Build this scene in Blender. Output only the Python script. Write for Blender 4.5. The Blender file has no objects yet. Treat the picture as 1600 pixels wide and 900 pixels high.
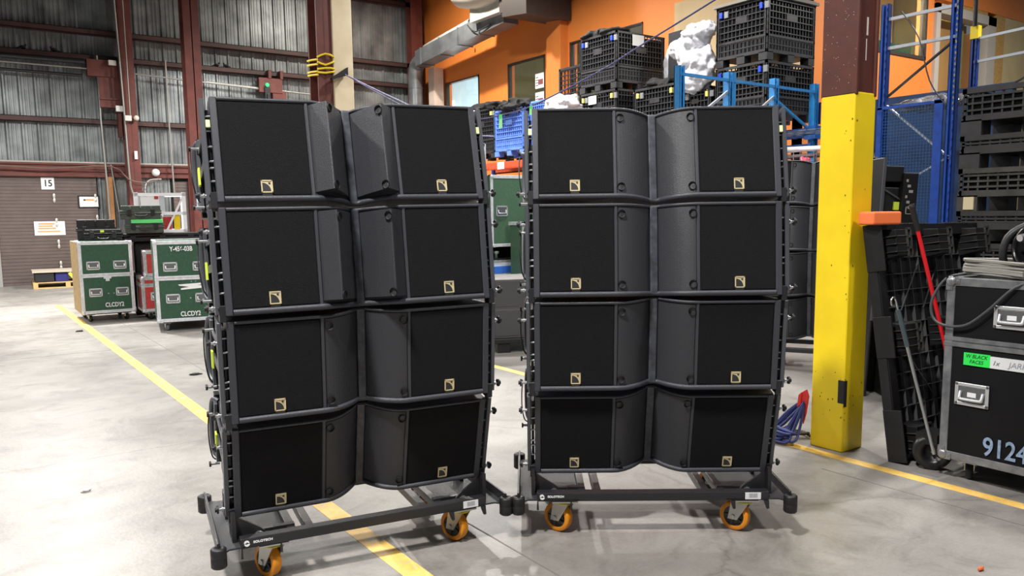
import bpy, math, random
from mathutils import Vector, Matrix, noise
from math import sin, cos, pi, radians
S = bpy.context.scene
COL = S.collection
random.seed(7)

# ------------------------------------------------------------------ materials
MATS = {}
def lin(c):
    return tuple(((v/12.92) if v <= .04045 else ((v+.055)/1.055)**2.4) for v in c)
def mat(name, rgb, rough=.55, metal=0.0, var=.0, scale=8.0, bump=0.0, bscale=60.0, rgb2=None, spec=.5, emit=None, alpha=None):
    """sRGB 0-255 colour, optional noise variation towards rgb2, optional fine bump"""
    if name in MATS: return MATS[name]
    m = bpy.data.materials.new(name); m.use_nodes = True
    nt = m.node_tree; b = nt.nodes['Principled BSDF']
    c = lin([v/255 for v in rgb])
    b.inputs['Base Color'].default_value = (*c, 1)
    b.inputs['Roughness'].default_value = rough
    b.inputs['Metallic'].default_value = metal
    b.inputs['Specular IOR Level'].default_value = spec
    tc = nt.nodes.new('ShaderNodeTexCoord')
    if var > 0 or rgb2:
        n = nt.nodes.new('ShaderNodeTexNoise'); n.inputs['Scale'].default_value = scale; n.inputs['Detail'].default_value = 6
        nt.links.new(tc.outputs['Object'], n.inputs['Vector'])
        r = nt.nodes.new('ShaderNodeValToRGB')
        r.color_ramp.elements[0].position = .3; r.color_ramp.elements[1].position = .7
        c2 = lin([v/255 for v in rgb2]) if rgb2 else tuple(v*(1-var) for v in c)
        r.color_ramp.elements[0].color = (*c2, 1); r.color_ramp.elements[1].color = (*c, 1)
        nt.links.new(n.outputs['Fac'], r.inputs['Fac']); nt.links.new(r.outputs['Color'], b.inputs['Base Color'])
    if bump > 0:
        n2 = nt.nodes.new('ShaderNodeTexNoise'); n2.inputs['Scale'].default_value = bscale; n2.inputs['Detail'].default_value = 3
        nt.links.new(tc.outputs['Object'], n2.inputs['Vector'])
        bp = nt.nodes.new('ShaderNodeBump'); bp.inputs['Strength'].default_value = bump; bp.inputs['Distance'].default_value = .01
        nt.links.new(n2.outputs['Fac'], bp.inputs['Height']); nt.links.new(bp.outputs['Normal'], b.inputs['Normal'])
    if emit:
        b.inputs['Emission Color'].default_value = (*lin([v/255 for v in rgb]), 1); b.inputs['Emission Strength'].default_value = emit
    if alpha is not None:
        b.inputs['Transmission Weight'].default_value = alpha
    MATS[name] = m
    return m

# ------------------------------------------------------------------ mesh builder
class MB:
    def __init__(s): s.v=[]; s.f=[]; s.m=[]; s.s=[]
    def add(s, vs, fs, m=0, smooth=False):
        o=len(s.v); s.v += [tuple(v) for v in vs]
        for f in fs:
            s.f.append([i+o for i in f]); s.m.append(m); s.s.append(smooth)
    def box(s, c, d, m=0, R=None):
        hx,hy,hz=d[0]/2,d[1]/2,d[2]/2
        vs=[Vector((x,y,z)) for x in(-hx,hx) for y in(-hy,hy) for z in(-hz,hz)]
        if R is not None: vs=[R@v for v in vs]
        c=Vector(c); vs=[v+c for v in vs]
        s.add(vs,[(0,1,3,2),(4,6,7,5),(0,4,5,1),(2,3,7,6),(0,2,6,4),(1,5,7,3)],m)
        return s
    def bb(s, x0,x1,y0,y1,z0,z1,m=0):
        return s.box(((x0+x1)/2,(y0+y1)/2,(z0+z1)/2),(abs(x1-x0),abs(y1-y0),abs(z1-z0)),m)
    def bar(s,p0,p1,w,h,m=0,up=(0,0,1)):
        p0=Vector(p0);p1=Vector(p1); d=p1-p0; L=d.length; z=d.normalized(); u=Vector(up)
        if abs(z.dot(u))>.98: u=Vector((1,0,0))
        x=u.cross(z).normalized(); y=z.cross(x)
        R=Matrix((x,y,z)).transposed()
        return s.box((p0+p1)/2,(w,h,L),m,R)
    def cyl(s,p0,p1,r,n=16,m=0,r2=None,caps=True,smooth=True):
        p0=Vector(p0);p1=Vector(p1); z=(p1-p0).normalized(); u=Vector((0,0,1)) if abs(z.z)<.9 else Vector((1,0,0))
        x=u.cross(z).normalized(); y=z.cross(x); r2=r if r2 is None else r2
        vs=[]
        for i in range(n):
            a=2*pi*i/n; d=x*cos(a)+y*sin(a); vs+= [p0+d*r, p1+d*r2]
        s.add(vs,[(2*i,2*((i+1)%n),2*((i+1)%n)+1,2*i+1) for i in range(n)],m,smooth)
        if caps:
            s.add([vs[2*i] for i in range(n)],[tuple(reversed(range(n)))],m); s.add([vs[2*i+1] for i in range(n)],[tuple(range(n))],m)
        return s
    def lathe(s,prof,c,axis,n=28,m=0):
        """prof: list of (radius, distance along axis)"""
        z=Vector(axis).normalized(); u=Vector((0,0,1)) if abs(z.z)<.9 else Vector((1,0,0)); x=u.cross(z).normalized(); y=z.cross(x); c=Vector(c)
        vs=[];k=len(prof)
        for i in range(n):
            a=2*pi*i/n; d=x*cos(a)+y*sin(a)
            for r,h in prof: vs.append(c+d*r+z*h)
        fs=[(i*k+j,((i+1)%n)*k+j,((i+1)%n)*k+j+1,i*k+j+1) for i in range(n) for j in range(k-1)]
        s.add(vs,fs,m,True); return s
    def tube(s,pts,r,n=6,m=0,sub=4,caps=True):
        P=[Vector(p) for p in pts]
        if sub>1 and len(P)>2:
            Q=[]
            for i in range(len(P)-1):
                a=P[max(i-1,0)];b=P[i];c=P[i+1];d=P[min(i+2,len(P)-1)]
                for j in range(sub):
                    t=j/sub; Q.append(.5*((2*b)+(-a+c)*t+(2*a-5*b+4*c-d)*t*t+(-a+3*b-3*c+d)*t**3))
            Q.append(P[-1]); P=Q
        vs=[];up=Vector((0,0,1)); px=None
        for i,p in enumerate(P):
            t=(P[min(i+1,len(P)-1)]-P[max(i-1,0)])
            t = t.normalized() if t.length>1e-9 else Vector((0,0,1))
            if px is None:
                u=up if abs(t.z)<.9 else Vector((1,0,0)); px=u.cross(t).normalized()
            else:
                px=(px-t*px.dot(t)); px = px.normalized() if px.length>1e-6 else Vector((1,0,0))
            y=t.cross(px)
            for k in range(n):
                a=2*pi*k/n; vs.append(p+(px*cos(a)+y*sin(a))*r)
        L=len(P)
        s.add(vs,[(i*n+k,i*n+(k+1)%n,(i+1)*n+(k+1)%n,(i+1)*n+k) for i in range(L-1) for k in range(n)],m,True)
        if caps:
            s.add(vs[:n],[tuple(reversed(range(n)))],m); s.add(vs[-n:],[tuple(range(n))],m)
        return s
    def prism(s,poly,f0,f1,m=0,smooth=False):
        """poly: list of (a,b); f0(a,b)/f1(a,b) give the 3D points of both caps"""
        n=len(poly); A=[f0(*p) for p in poly]; B=[f1(*p) for p in poly]
        s.add(A+B,[(i,(i+1)%n,(i+1)%n+n,i+n) for i in range(n)],m,smooth)
        s.add(A,[tuple(reversed(range(n)))],m); s.add(B,[tuple(range(n))],m); return s
    def pz(s,poly,z0,z1,m=0): return s.prism(poly,lambda a,b:Vector((a,b,z0)),lambda a,b:Vector((a,b,z1)),m)
    def py(s,poly,y0,y1,m=0): return s.prism(poly,lambda a,b:Vector((a,y1,b)),lambda a,b:Vector((a,y0,b)),m)
    def px(s,poly,x0,x1,m=0): return s.prism(poly,lambda a,b:Vector((x0,a,b)),lambda a,b:Vector((x1,a,b)),m)
    def xf(s,M,start=0):
        for i in range(start,len(s.v)): s.v[i]=tuple(M@Vector(s.v[i]))
        return s
    def blob(s,c,r,seed=0,amp=.25,n=20,k=12,freq=1.6,m=0,flat=None):
        c=Vector(c);vs=[]
        for i in range(k+1):
            th=pi*i/k
            for j in range(n):
                ph=2*pi*j/n; d=Vector((sin(th)*cos(ph),sin(th)*sin(ph),cos(th)))
                q=1+amp*noise.noise(d*freq+Vector((seed*3.1,seed*1.7,seed)))*2+amp*.4*noise.noise(d*freq*3.3+Vector((seed,seed*2,5)))*2
                p=Vector((d.x*r[0]*q,d.y*r[1]*q,d.z*r[2]*q))+c
                if flat is not None and p.z<flat: p.z=flat
                vs.append(p)
        s.add(vs,[(i*n+j,(i+1)*n+j,(i+1)*n+(j+1)%n,i*n+(j+1)%n) for i in range(k) for j in range(n)],m,True); return s
    def build(s,name,mats,parent=None,bevel=0,seg=2,loc=None,rotz=None):
        me=bpy.data.meshes.new(name); me.from_pydata(s.v,[],s.f)
        if not isinstance(mats,(list,tuple)): mats=[mats]
        for mt in mats: me.materials.append(mt)
        me.polygons.foreach_set('material_index',s.m); me.polygons.foreach_set('use_smooth',s.s)
        me.update()
        import bmesh
        b=bmesh.new(); b.from_mesh(me); bmesh.ops.recalc_face_normals(b,faces=b.faces); b.to_mesh(me); b.free()
        o=bpy.data.objects.new(name,me); COL.objects.link(o)
        if parent: o.parent=parent
        if loc is not None: o.location=loc
        if rotz is not None: o.rotation_euler.z=rotz
        if bevel:
            md=o.modifiers.new('bevel','BEVEL'); md.width=bevel; md.segments=seg; md.limit_method='ANGLE'; md.angle_limit=radians(50)
        return o
def tag(o,label=None,cat=None,group=None,kind=None):
    if label: o['label']=label
    if cat: o['category']=cat
    if group: o['group']=group
    if kind: o['kind']=kind
    return o
def thing(name,label,cat,loc=(0,0,0),rotz=0,group=None):
    o=bpy.data.objects.new(name,None); COL.objects.link(o); o.location=loc; o.rotation_euler=(0,0,rotz); o.empty_display_size=.1
    return tag(o,label,cat,group)
def struct(o): o['kind']='structure'; return o
def kids(o): return [c for c in bpy.data.objects if c.parent==o]
def copy_tree(o,parent=None):
    ch=kids(o); c=o.copy(); COL.objects.link(c); c.parent=parent
    for x in ch: copy_tree(x,c)
    return c
def text(name,s,size,m,parent,loc,rot=(pi/2,0,0),align='CENTER',extrude=.0008,sx=1.0,bold=0.0,shear=0):
    cu=bpy.data.curves.new(name,'FONT'); cu.body=s; cu.size=size; cu.align_x=align; cu.align_y='CENTER'; cu.extrude=extrude; cu.offset=bold; cu.shear=shear
    t=bpy.data.objects.new(name,cu); COL.objects.link(t)
    bpy.context.view_layer.update()
    me=bpy.data.meshes.new_from_object(t); bpy.data.objects.remove(t); me.materials.clear(); me.materials.append(m)
    o=bpy.data.objects.new(name,me); COL.objects.link(o); o.parent=parent; o.location=loc; o.rotation_euler=rot; o.scale=(sx,1,1)
    return o

# palette
M_body=mat('painted birch cabinet',(50,51,55),.42,bump=.35,bscale=420,spec=.5)
M_grille=mat('acoustic fabric grille',(27,27,30),.85,bump=.6,bscale=500,rgb2=(13,13,15),scale=260,spec=.2)
M_trim=mat('grey blue trim',(56,58,65),.42,bump=.25,bscale=400)
M_fin=mat('textured fin',(48,49,54),.45,bump=.3,bscale=380,spec=.5)
M_dark=mat('matt black hole',(12,12,13),.7)
M_strip=mat('scuffed blue grey strip',(78,82,92),.5,rgb2=(44,47,54),scale=30)
M_gold=mat('pale gold badge',(226,210,166),.35,.35)
M_rig=mat('black rigging steel',(40,41,44),.4,.3,bump=.1)
M_silver=mat('bright zinc',(190,192,196),.28,.9)
M_rail=mat('grey lacquered rail',(84,86,92),.38,.4)
M_lime=mat('lime tag',(206,226,70),.6)
M_ltag=mat('pale tag',(226,238,170),.6)
M_frame=mat('black powder coat',(30,30,33),.38,.0,bump=.2,bscale=200,spec=.6)
M_deck=mat('dark speckled plate',(52,53,57),.5,.1,bump=.3,bscale=250,rgb2=(38,39,42),scale=120)
M_rubber=mat('black rubber',(22,22,24),.5,bump=.15)
M_orange=mat('orange polyurethane',(232,150,22),.4,rgb2=(212,128,14),scale=20)
M_yband=mat('yellow swivel ring',(224,214,40),.45)
M_white=mat('white print',(232,232,232),.6)
M_label=mat('sticker white',(222,222,226),.5)
M_alu=mat('worn aluminium edging',(206,208,212),.38,.55,rgb2=(160,162,166),scale=18)
M_aluw=mat('whitish aluminium edging',(226,228,232),.45,.2,rgb2=(196,198,204),scale=22)
M_green=mat('dark green laminate',(44,84,62),.5,rgb2=(36,72,52),scale=35,bump=.15)
M_green2=mat('mid green laminate',(76,108,84),.5,rgb2=(66,96,74),scale=40,bump=.1)
M_ply=mat('raw plywood',(176,150,104),.65,rgb2=(150,124,82),scale=12)
M_red=mat('red laminate',(186,52,50),.5,rgb2=(160,42,42),scale=30)
M_blackpl=mat('black crate plastic',(27,27,29),.45,rgb2=(19,19,21),scale=12,spec=.4)
M_blackpl2=mat('worn grey plastic',(72,71,69),.45,rgb2=(44,43,42),scale=9,spec=.4)
M_blacklam=mat('black felt laminate',(13,13,15),.7,bump=.2,bscale=300,spec=.2)
M_cratein=mat('crate hollow shade',(9,9,10),.8,spec=.1)  # backing colour darkened to stand for shade between the ribs
M_bluein=mat('blue crate hollow shade',(34,62,150),.6)  # darker copy of the blue plastic, shade behind the ribs put into colour
M_bluepl=mat('blue crate plastic',(104,142,226),.45,rgb2=(88,126,212),scale=10)
M_rackblue=mat('pallet rack blue',(28,92,170),.4,rgb2=(22,78,150),scale=10)
M_racknavy=mat('deep rack blue',(10,58,140),.4,rgb2=(8,46,116),scale=14)
M_mesh=mat('mesh blue',(16,66,112),.5)
M_cyan=mat('light rack blue',(44,132,196),.42,rgb2=(36,116,178),scale=12)
M_brace=mat('galvanised brace',(168,174,182),.4,.5)
M_rackor=mat('rack orange red',(214,84,44),.5,rgb2=(190,68,36),scale=10)
M_redsteel=mat('red oxide steel',(104,50,42),.6,rgb2=(80,38,34),scale=5)
M_brown=mat('maroon column paint',(92,44,34),.5,rgb2=(76,36,30),scale=7,bump=.1,bscale=20)
M_yellow=mat('safety yellow paint',(246,216,22),.45,rgb2=(236,204,18),scale=5,bump=.08,bscale=14)
M_cream=mat('cream drywall',(226,212,184),.8,rgb2=(206,188,154),scale=3)
M_navycab=mat('navy cable jacket',(62,74,134),.45)
M_cloth=mat('black cloth',(12,12,14),.9,bump=.6,bscale=30)
M_plastic=mat('white plastic wrap',(206,206,212),.35,bump=.8,bscale=14)

# ------------------------------------------------------------------ camera
cd=bpy.data.cameras.new('camera'); cam=bpy.data.objects.new('camera',cd); COL.objects.link(cam); S.camera=cam
cd.sensor_width=36; cd.lens=1254/1600*36; cd.shift_x=(800-804)/1600; cd.shift_y=37/1600; cd.clip_end=200
Rm=Matrix(((0.81731347,0.07963801,-0.57066319),(-0.57606412,0.09197,-0.81221404),(-0.01219921,0.99257207,0.12104492)))
cam.matrix_world=Matrix.Translation((0,0,1.45))@Rm.to_4x4()

# ------------------------------------------------------------------ the setting
def floor_material():
    m=bpy.data.materials.new('polished concrete'); m.use_nodes=True; nt=m.node_tree; b=nt.nodes['Principled BSDF']; L=nt.links.new
    tc=nt.nodes.new('ShaderNodeTexCoord')
    def nz(scale,detail,rough=.6,dist=0):
        n=nt.nodes.new('ShaderNodeTexNoise'); n.inputs['Scale'].default_value=scale; n.inputs['Detail'].default_value=detail; n.inputs['Roughness'].default_value=rough; n.inputs['Distortion'].default_value=dist
        L(tc.outputs['Object'],n.inputs['Vector']); return n
    def ramp(src,stops):
        r=nt.nodes.new('ShaderNodeValToRGB'); e=r.color_ramp.elements
        e[0].position=stops[0][0]; e[0].color=(*lin([v/255 for v in stops[0][1]]),1); e[1].position=stops[-1][0]; e[1].color=(*lin([v/255 for v in stops[-1][1]]),1)
        for p,c in stops[1:-1]:
            x=e.new(p); x.color=(*lin([v/255 for v in c]),1)
        L(src,r.inputs['Fac']); return r
    def mix(a,bb,fac,mode='MULTIPLY'):
        x=nt.nodes.new('ShaderNodeMix'); x.data_type='RGBA'; x.blend_type=mode
        if isinstance(fac,float): x.inputs[0].default_value=fac
        else: L(fac,x.inputs[0])
        L(a,x.inputs[6]); L(bb,x.inputs[7]); return x.outputs[2]
    big=ramp(nz(.55,5,.6,.6).outputs['Fac'],[(.3,(122,118,115)),(.5,(150,147,143)),(.72,(166,163,159))])
    mid=ramp(nz(3.2,8,.7,1.0).outputs['Fac'],[(.32,(196,194,192)),(.5,(240,239,238)),(.7,(255,255,255))])
    fine=ramp(nz(60,4,.8).outputs['Fac'],[(.3,(222,221,220)),(.6,(255,255,255))])
    v=nt.nodes.new('ShaderNodeTexVoronoi'); v.feature='DISTANCE_TO_EDGE'; v.inputs['Scale'].default_value=.42
    wn=nz(1.3,6,.7); add=nt.nodes.new('ShaderNodeMixRGB'); add.inputs[0].default_value=.25; L(tc.outputs['Object'],add.inputs[1]); L(wn.outputs['Color'],add.inputs[2]); L(add.outputs[0],v.inputs['Vector'])
    crack=ramp(v.outputs['Distance'],[(0.0,(178,175,172)),(.0035,(245,245,245)),(.006,(255,255,255))])
    c=mix(big.outputs[0],mid.outputs[0],.8); c=mix(c,fine.outputs[0],.6); c=mix(c,crack.outputs[0],.45)
    L(c,b.inputs['Base Color'])
    rr=nt.nodes.new('ShaderNodeMapRange'); L(nz(1.7,5).outputs['Fac'],rr.inputs['Value']); rr.inputs['To Min'].default_value=.28; rr.inputs['To Max'].default_value=.55
    L(rr.outputs[0],b.inputs['Roughness'])
    bp=nt.nodes.new('ShaderNodeBump'); bp.inputs['Strength'].default_value=.12; bp.inputs['Distance'].default_value=.01; L(nz(40,4).outputs['Fac'],bp.inputs['Height']); L(bp.outputs['Normal'],b.inputs['Normal'])
    return m
def worn_paint():
    m=bpy.data.materials.new('worn yellow floor paint'); m.use_nodes=True; nt=m.node_tree; b=nt.nodes['Principled BSDF']; L=nt.links.new
    tc=nt.nodes.new('ShaderNodeTexCoord'); n=nt.nodes.new('ShaderNodeTexNoise'); n.inputs['Scale'].default_value=7; n.inputs['Detail'].default_value=10; n.inputs['Roughness'].default_value=.75
    L(tc.outputs['Object'],n.inputs['Vector']); r=nt.nodes.new('ShaderNodeValToRGB'); e=r.color_ramp.elements
    e[0].position=.36; e[0].color=(*lin((.68,.66,.62)),1); e[1].position=.44; e[1].color=(*lin((.88,.70,.32)),1); x=e.new(.62); x.color=(*lin((.93,.78,.46)),1)
    L(n.outputs['Fac'],r.inputs['Fac']); L(r.outputs['Color'],b.inputs['Base Color']); b.inputs['Roughness'].default_value=.5
    return m
FL=floor_material(); YP=worn_paint()
mb=MB(); mb.bb(-14,24,-8,22,-.3,0); struct(mb.build('floor',FL))
mb=MB(); mb.bb(1.40,1.50,-1,15.6,0,.0012); struct(mb.build('trim_1',YP))
mb=MB(); mb.bb(4.155,4.235,-2,9,0,.0012); struct(mb.build('trim_2',YP))
# saw-cut joints in the slab
MJ=mat('joint filler',(112,108,104),.8)
mb=MB()
mb.bb(1.903,1.911,-2,16,0,.001); mb.bb(-3,11,9.8,9.806,0,.001); mb.bb(3.93,3.937,-2,2.6,0,.0011)
struct(mb.build('trim_3',MJ))

# far wall of ribbed metal siding
M_siding=mat('galvanised ribbed siding',(146,152,153),.38,.3,rgb2=(92,96,98),scale=2.2,bump=.1,bscale=12)
def siding(x0,x1,z0,z1,y,name):
    mb=MB(); pts=[]; x=x0; p=.30
    while x<x1:
        for dx,dy in ((0,0),(.03,-.035),(.06,-.035),(.09,0),(.13,0),(.14,-.012),(.16,-.012),(.17,0),(.21,0),(.22,-.012),(.24,-.012),(.25,0)):
            if x+dx<x1: pts.append((x+dx,y+dy))
        x+=p
    pts.append((x1,y))
    n=len(pts)
    vs=[(a,b,z0) for a,b in pts]+[(a,b,z1) for a,b in pts]
    mb.add(vs,[(i,i+1,i+1+n,i+n) for i in range(n-1)])
    mb.bb(x0,x1,y+.01,y+.06,z0,z1)
    return struct(mb.build(name,M_siding))
WY=20.8
siding(-6,11.6,2.70,9.6,WY,'wall_back')
siding(2.93,4.50,0,2.40,WY,'wall_back_lower')
mb=MB(); mb.bb(-6,11.6,WY+.06,WY+.3,0,9.6); struct(mb.build('wall_outer',mat('outer wall',(60,60,60),.8)))
# door 15 and the next loading door
M_door=mat('grey brown sectional door',(98,86,82),.6,rgb2=(88,77,73),scale=4,bump=.15,bscale=90)
def sectional(x0,x1,z1,name):
    mb=MB(); z=0; i=0
    while z<z1-.01:
        zz=min(z+.075,z1); mb.bb(x0,x1,WY-.03,WY+.02,z,zz-.012); mb.bb(x0,x1,WY-.022,WY+.02,zz-.012,zz); z=zz
    return mb.build(name,M_door)
d1=struct(sectional(-1.7,2.90,2.40,'door_1'))
d2=struct(sectional(4.56,7.6,2.33,'door_2'))
M_hinge=mat('zinc hinge',(210,208,200),.4,.6)
for xx in (2.03,2.86):
    for z in (1.93,1.38,.90,.42) if xx<2.5 else (1.93,1.45):
        h=MB(); h.blob((xx+(1.93-z)*.02,WY-.04,z+.045),(.03,.015,.055),3,.05,10,6); h.blob((xx+(1.93-z)*.02,WY-.04,z-.055),(.03,.015,.055),4,.05,10,6); h.bb(xx-.012+(1.93-z)*.02,xx+.012+(1.93-z)*.02,WY-.05,WY-.035,z-.08,z+.08); h.build('door_hinge',M_hinge,d1)
mb=MB(); mb.bb(.70,.92,WY-.08,WY-.02,0,1.1); mb.build('guide_rail',mat('pale guide',(150,150,146),.6),d1)
# steel band, girts, columns, sill
mb=MB(); mb.bb(-6,5.0,WY-.12,WY-.0,2.40,2.68); mb.bb(-6,5.0,WY-.16,WY-.1,2.52,2.545); mb.bb(-6,11.4,WY-.16,WY-.0,2.66,2.70); mb.bb(4.9,5.0,WY-.12,WY,0,2.4)
struct(mb.build('trim_4',M_redsteel))
mb=MB(); mb.bb(-6,7,WY-.17,WY-.05,2.70,2.735); struct(mb.build('trim_5',mat('grey sill',(150,148,142),.6)))
M_girt=mat('dark oxide girt',(70,42,38),.6,rgb2=(52,34,32),scale=4)
def girt(z,name,h=.12,d=.22):
    mb=MB(); mb.bb(-6,11.4,WY-d,WY-d+.012,z-h,z); mb.bb(-6,11.4,WY-d,WY-.03,z-.012,z); mb.bb(-6,11.4,WY-d,WY-.03,z-h,z-h+.012)
    return struct(mb.build(name,M_girt))
girt(5.66,'trim_6'); girt(5.10,'trim_7'); girt(3.70,'trim_8',.12,.16); girt(7.3,'trim_9')
def hcol(x0,x1,y0,y1,z1,m,name,t=.02):
    mb=MB(); mb.bb(x0,x1,y0,y0+t,0,z1); mb.bb(x0,x1,y1-t,y1,0,z1); c=(x0+x1)/2; mb.bb(c-t/2,c+t/2,y0,y1,0,z1)
    return struct(mb.build(name,m))
hcol(3.50,3.78,WY-.5,WY-.22,9.5,M_redsteel,'column_back_1')
hcol(10.9,11.25,WY-.5,WY-.2,9.5,M_redsteel,'column_back_2')
hcol(4.19,4.50,17.35,17.65,9.5,M_redsteel,'column_middle')
hcol(4.08,4.28,10.15,10.45,9.5,M_redsteel,'column_near')
mb=MB(); mb.bb(4.285,4.56,10.12,10.42,0,9.5); struct(mb.build('column_near_casing',M_cream,bevel=.008))
mb=MB(); mb.bb(11.15,11.45,19.55,19.85,0,5.42); struct(mb.build('column_corner_casing',mat('pinkish white casing',(222,204,192),.8,rgb2=(200,180,166),scale=3)))
# ceiling deck with joists
mb=MB(); mb.bb(-14,24,-8,22,9.6,9.8)
for k in range(10): mb.bb(-14,24,-7+3*k,-6.85+3*k,9.1,9.6)
struct(mb.build('ceiling',mat('dark roof deck',(44,44,46),.9)))

# orange office wall with windows
M_orwall=mat('orange wall paint',(224,130,56),.6,rgb2=(218,124,52),scale=1.2,bump=.12,bscale=30)
M_glass=mat('window glass',(238,244,244),.0,spec=.4,alpha=1.0)
M_winframe=mat('dark window frame',(58,50,44),.5)
OX=11.54
wins=[(17.88,19.57,3.95,5.02,'window_1'),(15.08,16.57,3.85,5.07,'window_2'),(11.9,14.17,3.9,5.17,'window_3')]
mb=MB()
ys=[8.2]; 
for a,b,z0,z1,n in sorted(wins): ys+= [a,b]
ys.append(20.9)
mb.bb(OX,OX+.2,8.2,20.9,0,3.85); mb.bb(OX,OX+.2,8.2,20.9,5.17,9.6)
for i in range(0,len(ys),2): mb.bb(OX,OX+.2,ys[i],ys[i+1],3.85,5.17)
for a,b,z0,z1,n in wins:
    if z0>3.85: mb.bb(OX,OX+.2,a,b,3.85,z0)
    if z1<5.17: mb.bb(OX,OX+.2,a,b,z1,5.17)
struct(mb.build('wall_right',M_orwall))
mb=MB(); mb.bb(OX-.22,OX,14.25,14.75,0,9.6); struct(mb.build('pilaster_right',M_orwall,bevel=.005))
for a,b,z0,z1,n in wins:
    mb=MB(); t=.03
    mb.bb(OX-.02,OX+.1,a,b,z1-t,z1); mb.bb(OX-.02,OX+.1,a,b,z0,z0+t); mb.bb(OX-.02,OX+.1,a,a+t,z0,z1); mb.bb(OX-.02,OX+.1,b-t,b,z0,z1)
    w=struct(mb.build(n,M_winframe)); g=MB(); g.bb(OX+.04,OX+.05,a+t,b-t,z0+t,z1-t); g.build('window_pane',M_glass,w)
# the office behind the windows
mb=MB(); mb.bb(16.9,17.0,8.4,20.9,2.5,9.4); struct(mb.build('office_back_wall',mat('office olive wall',(132,130,84),.8,rgb2=(96,98,66),scale=1.0)))
mb=MB(); mb.bb(OX+.2,17,8.4,20.9,2.9,3.0); mb.bb(OX+.2,17,8.4,20.9,6.2,6.3); struct(mb.build('office_floor_and_ceiling',mat('office light grey',(190,194,196),.8)))
mb=MB(); mb.bb(OX+.2,17,16.95,17.05,3.0,6.2); struct(mb.build('office_partition',mat('office olive partition',(120,124,84),.8,rgb2=(84,90,62),scale=1.2)))
mb=MB(); mb.bb(OX-.012,OX-.002,8.2,11.05,3.2,5.27); mb.bb(OX-.012,OX-.002,8.0,11.05,5.27,5.34)
struct(mb.build('wall_right_patch',mat('unpainted beige patch',(198,176,136),.8,rgb2=(184,160,120),scale=2)))
# south facing wall beyond the corner
mb=MB(); SY=8.2
mb.bb(OX,15.45,SY,SY+.2,0,4.20); mb.bb(OX,12.05,SY,SY+.2,4.2,9.6); mb.bb(15.2,15.45,SY,SY+.2,4.2,9.6); mb.bb(12.05,15.2,SY,SY+.2,6.2,9.6); mb.bb(15.45,24,SY-.02,SY+.2,5.36,9.6)
struct(mb.build('wall_side',M_orwall))
mb=MB(); mb.bb(12.05,15.2,SY-.02,SY+.1,4.20,4.26); mb.bb(12.05,15.2,SY-.02,SY+.1,6.14,6.2); mb.bb(15.14,15.2,SY-.02,SY+.1,4.2,6.2); mb.bb(12.05,12.11,SY-.02,SY+.1,4.2,6.2)
w=struct(mb.build('window_4',M_winframe)); g=MB(); g.bb(12.1,15.15,SY+.04,SY+.05,4.26,6.14); g.build('window_pane',M_glass,w)
mb=MB(); mb.bb(12.05,15.2,SY+.28,SY+.32,4.2,4.50); struct(mb.build('office_green_dado',mat('green dado',(46,108,72),.7)))
mb=MB(); mb.bb(OX+.2,16.8,SY+1.6,SY+1.7,4.2,6.2); struct(mb.build('office_cream_wall',mat('office cream wall',(238,222,160),.8)))
f=MB(); f.bb(12.0,16.6,17.3,20.6,6.14,6.18); struct(f.build('office_glow_ceiling',mat('added glowing ceiling',(225,240,255),.5,emit=1.6)))  # glowing panel added inside the office to brighten the first window
f=MB(); f.bb(11.75,17,20.85,20.9,2.9,6.3); struct(f.build('office_end_wall',mat('office grey teal wall',(150,172,180),.8)))
f=MB(); f.bb(11.9,12.55,20.80,20.845,3.2,4.78); f.bb(12.6,16.6,20.80,20.845,3.2,4.62); struct(f.build('window_glow_panels',mat('added window glow',(235,246,250),.5,emit=1.5)))  # glowing panels added behind the first window to give its white glare
M_osb=mat('strand board',(196,158,92),.7,rgb2=(168,128,68),scale=22)
M_kraft=mat('brown board',(176,134,78),.75,rgb2=(164,122,70),scale=2)
M_drywall=mat('bare drywall',(196,178,134),.85,rgb2=(186,168,124),scale=2)
mb=MB(); mb.bb(15.45,17.2,SY+.25,SY+.3,0,5.1); struct(mb.build('door_3',M_kraft))
mb=MB(); mb.bb(17.0,17.35,SY+.05,SY+.3,0,4.9); struct(mb.build('wall_side_board_2',mat('darker board',(126,86,46),.8)))
mb=MB(); mb.bb(15.45,15.6,SY-.06,SY+.2,0,5.27); mb.bb(17.45,17.78,SY-.06,SY+.2,0,5.27); mb.bb(15.45,17.8,SY-.06,SY+.2,5.1,5.27); struct(mb.build('trim_10',mat('grey door frame',(176,168,156),.6)))
mb=MB(); mb.bb(17.85,18.25,SY-.01,SY+.2,0,5.36); mb.bb(16.2,17.5,SY-.01,SY+.2,5.22,5.36); struct(mb.build('wall_side_osb',M_osb))
mb=MB(); mb.bb(18.25,24,SY,SY+.2,0,5.36); struct(mb.build('wall_side_drywall',M_drywall))

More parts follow.
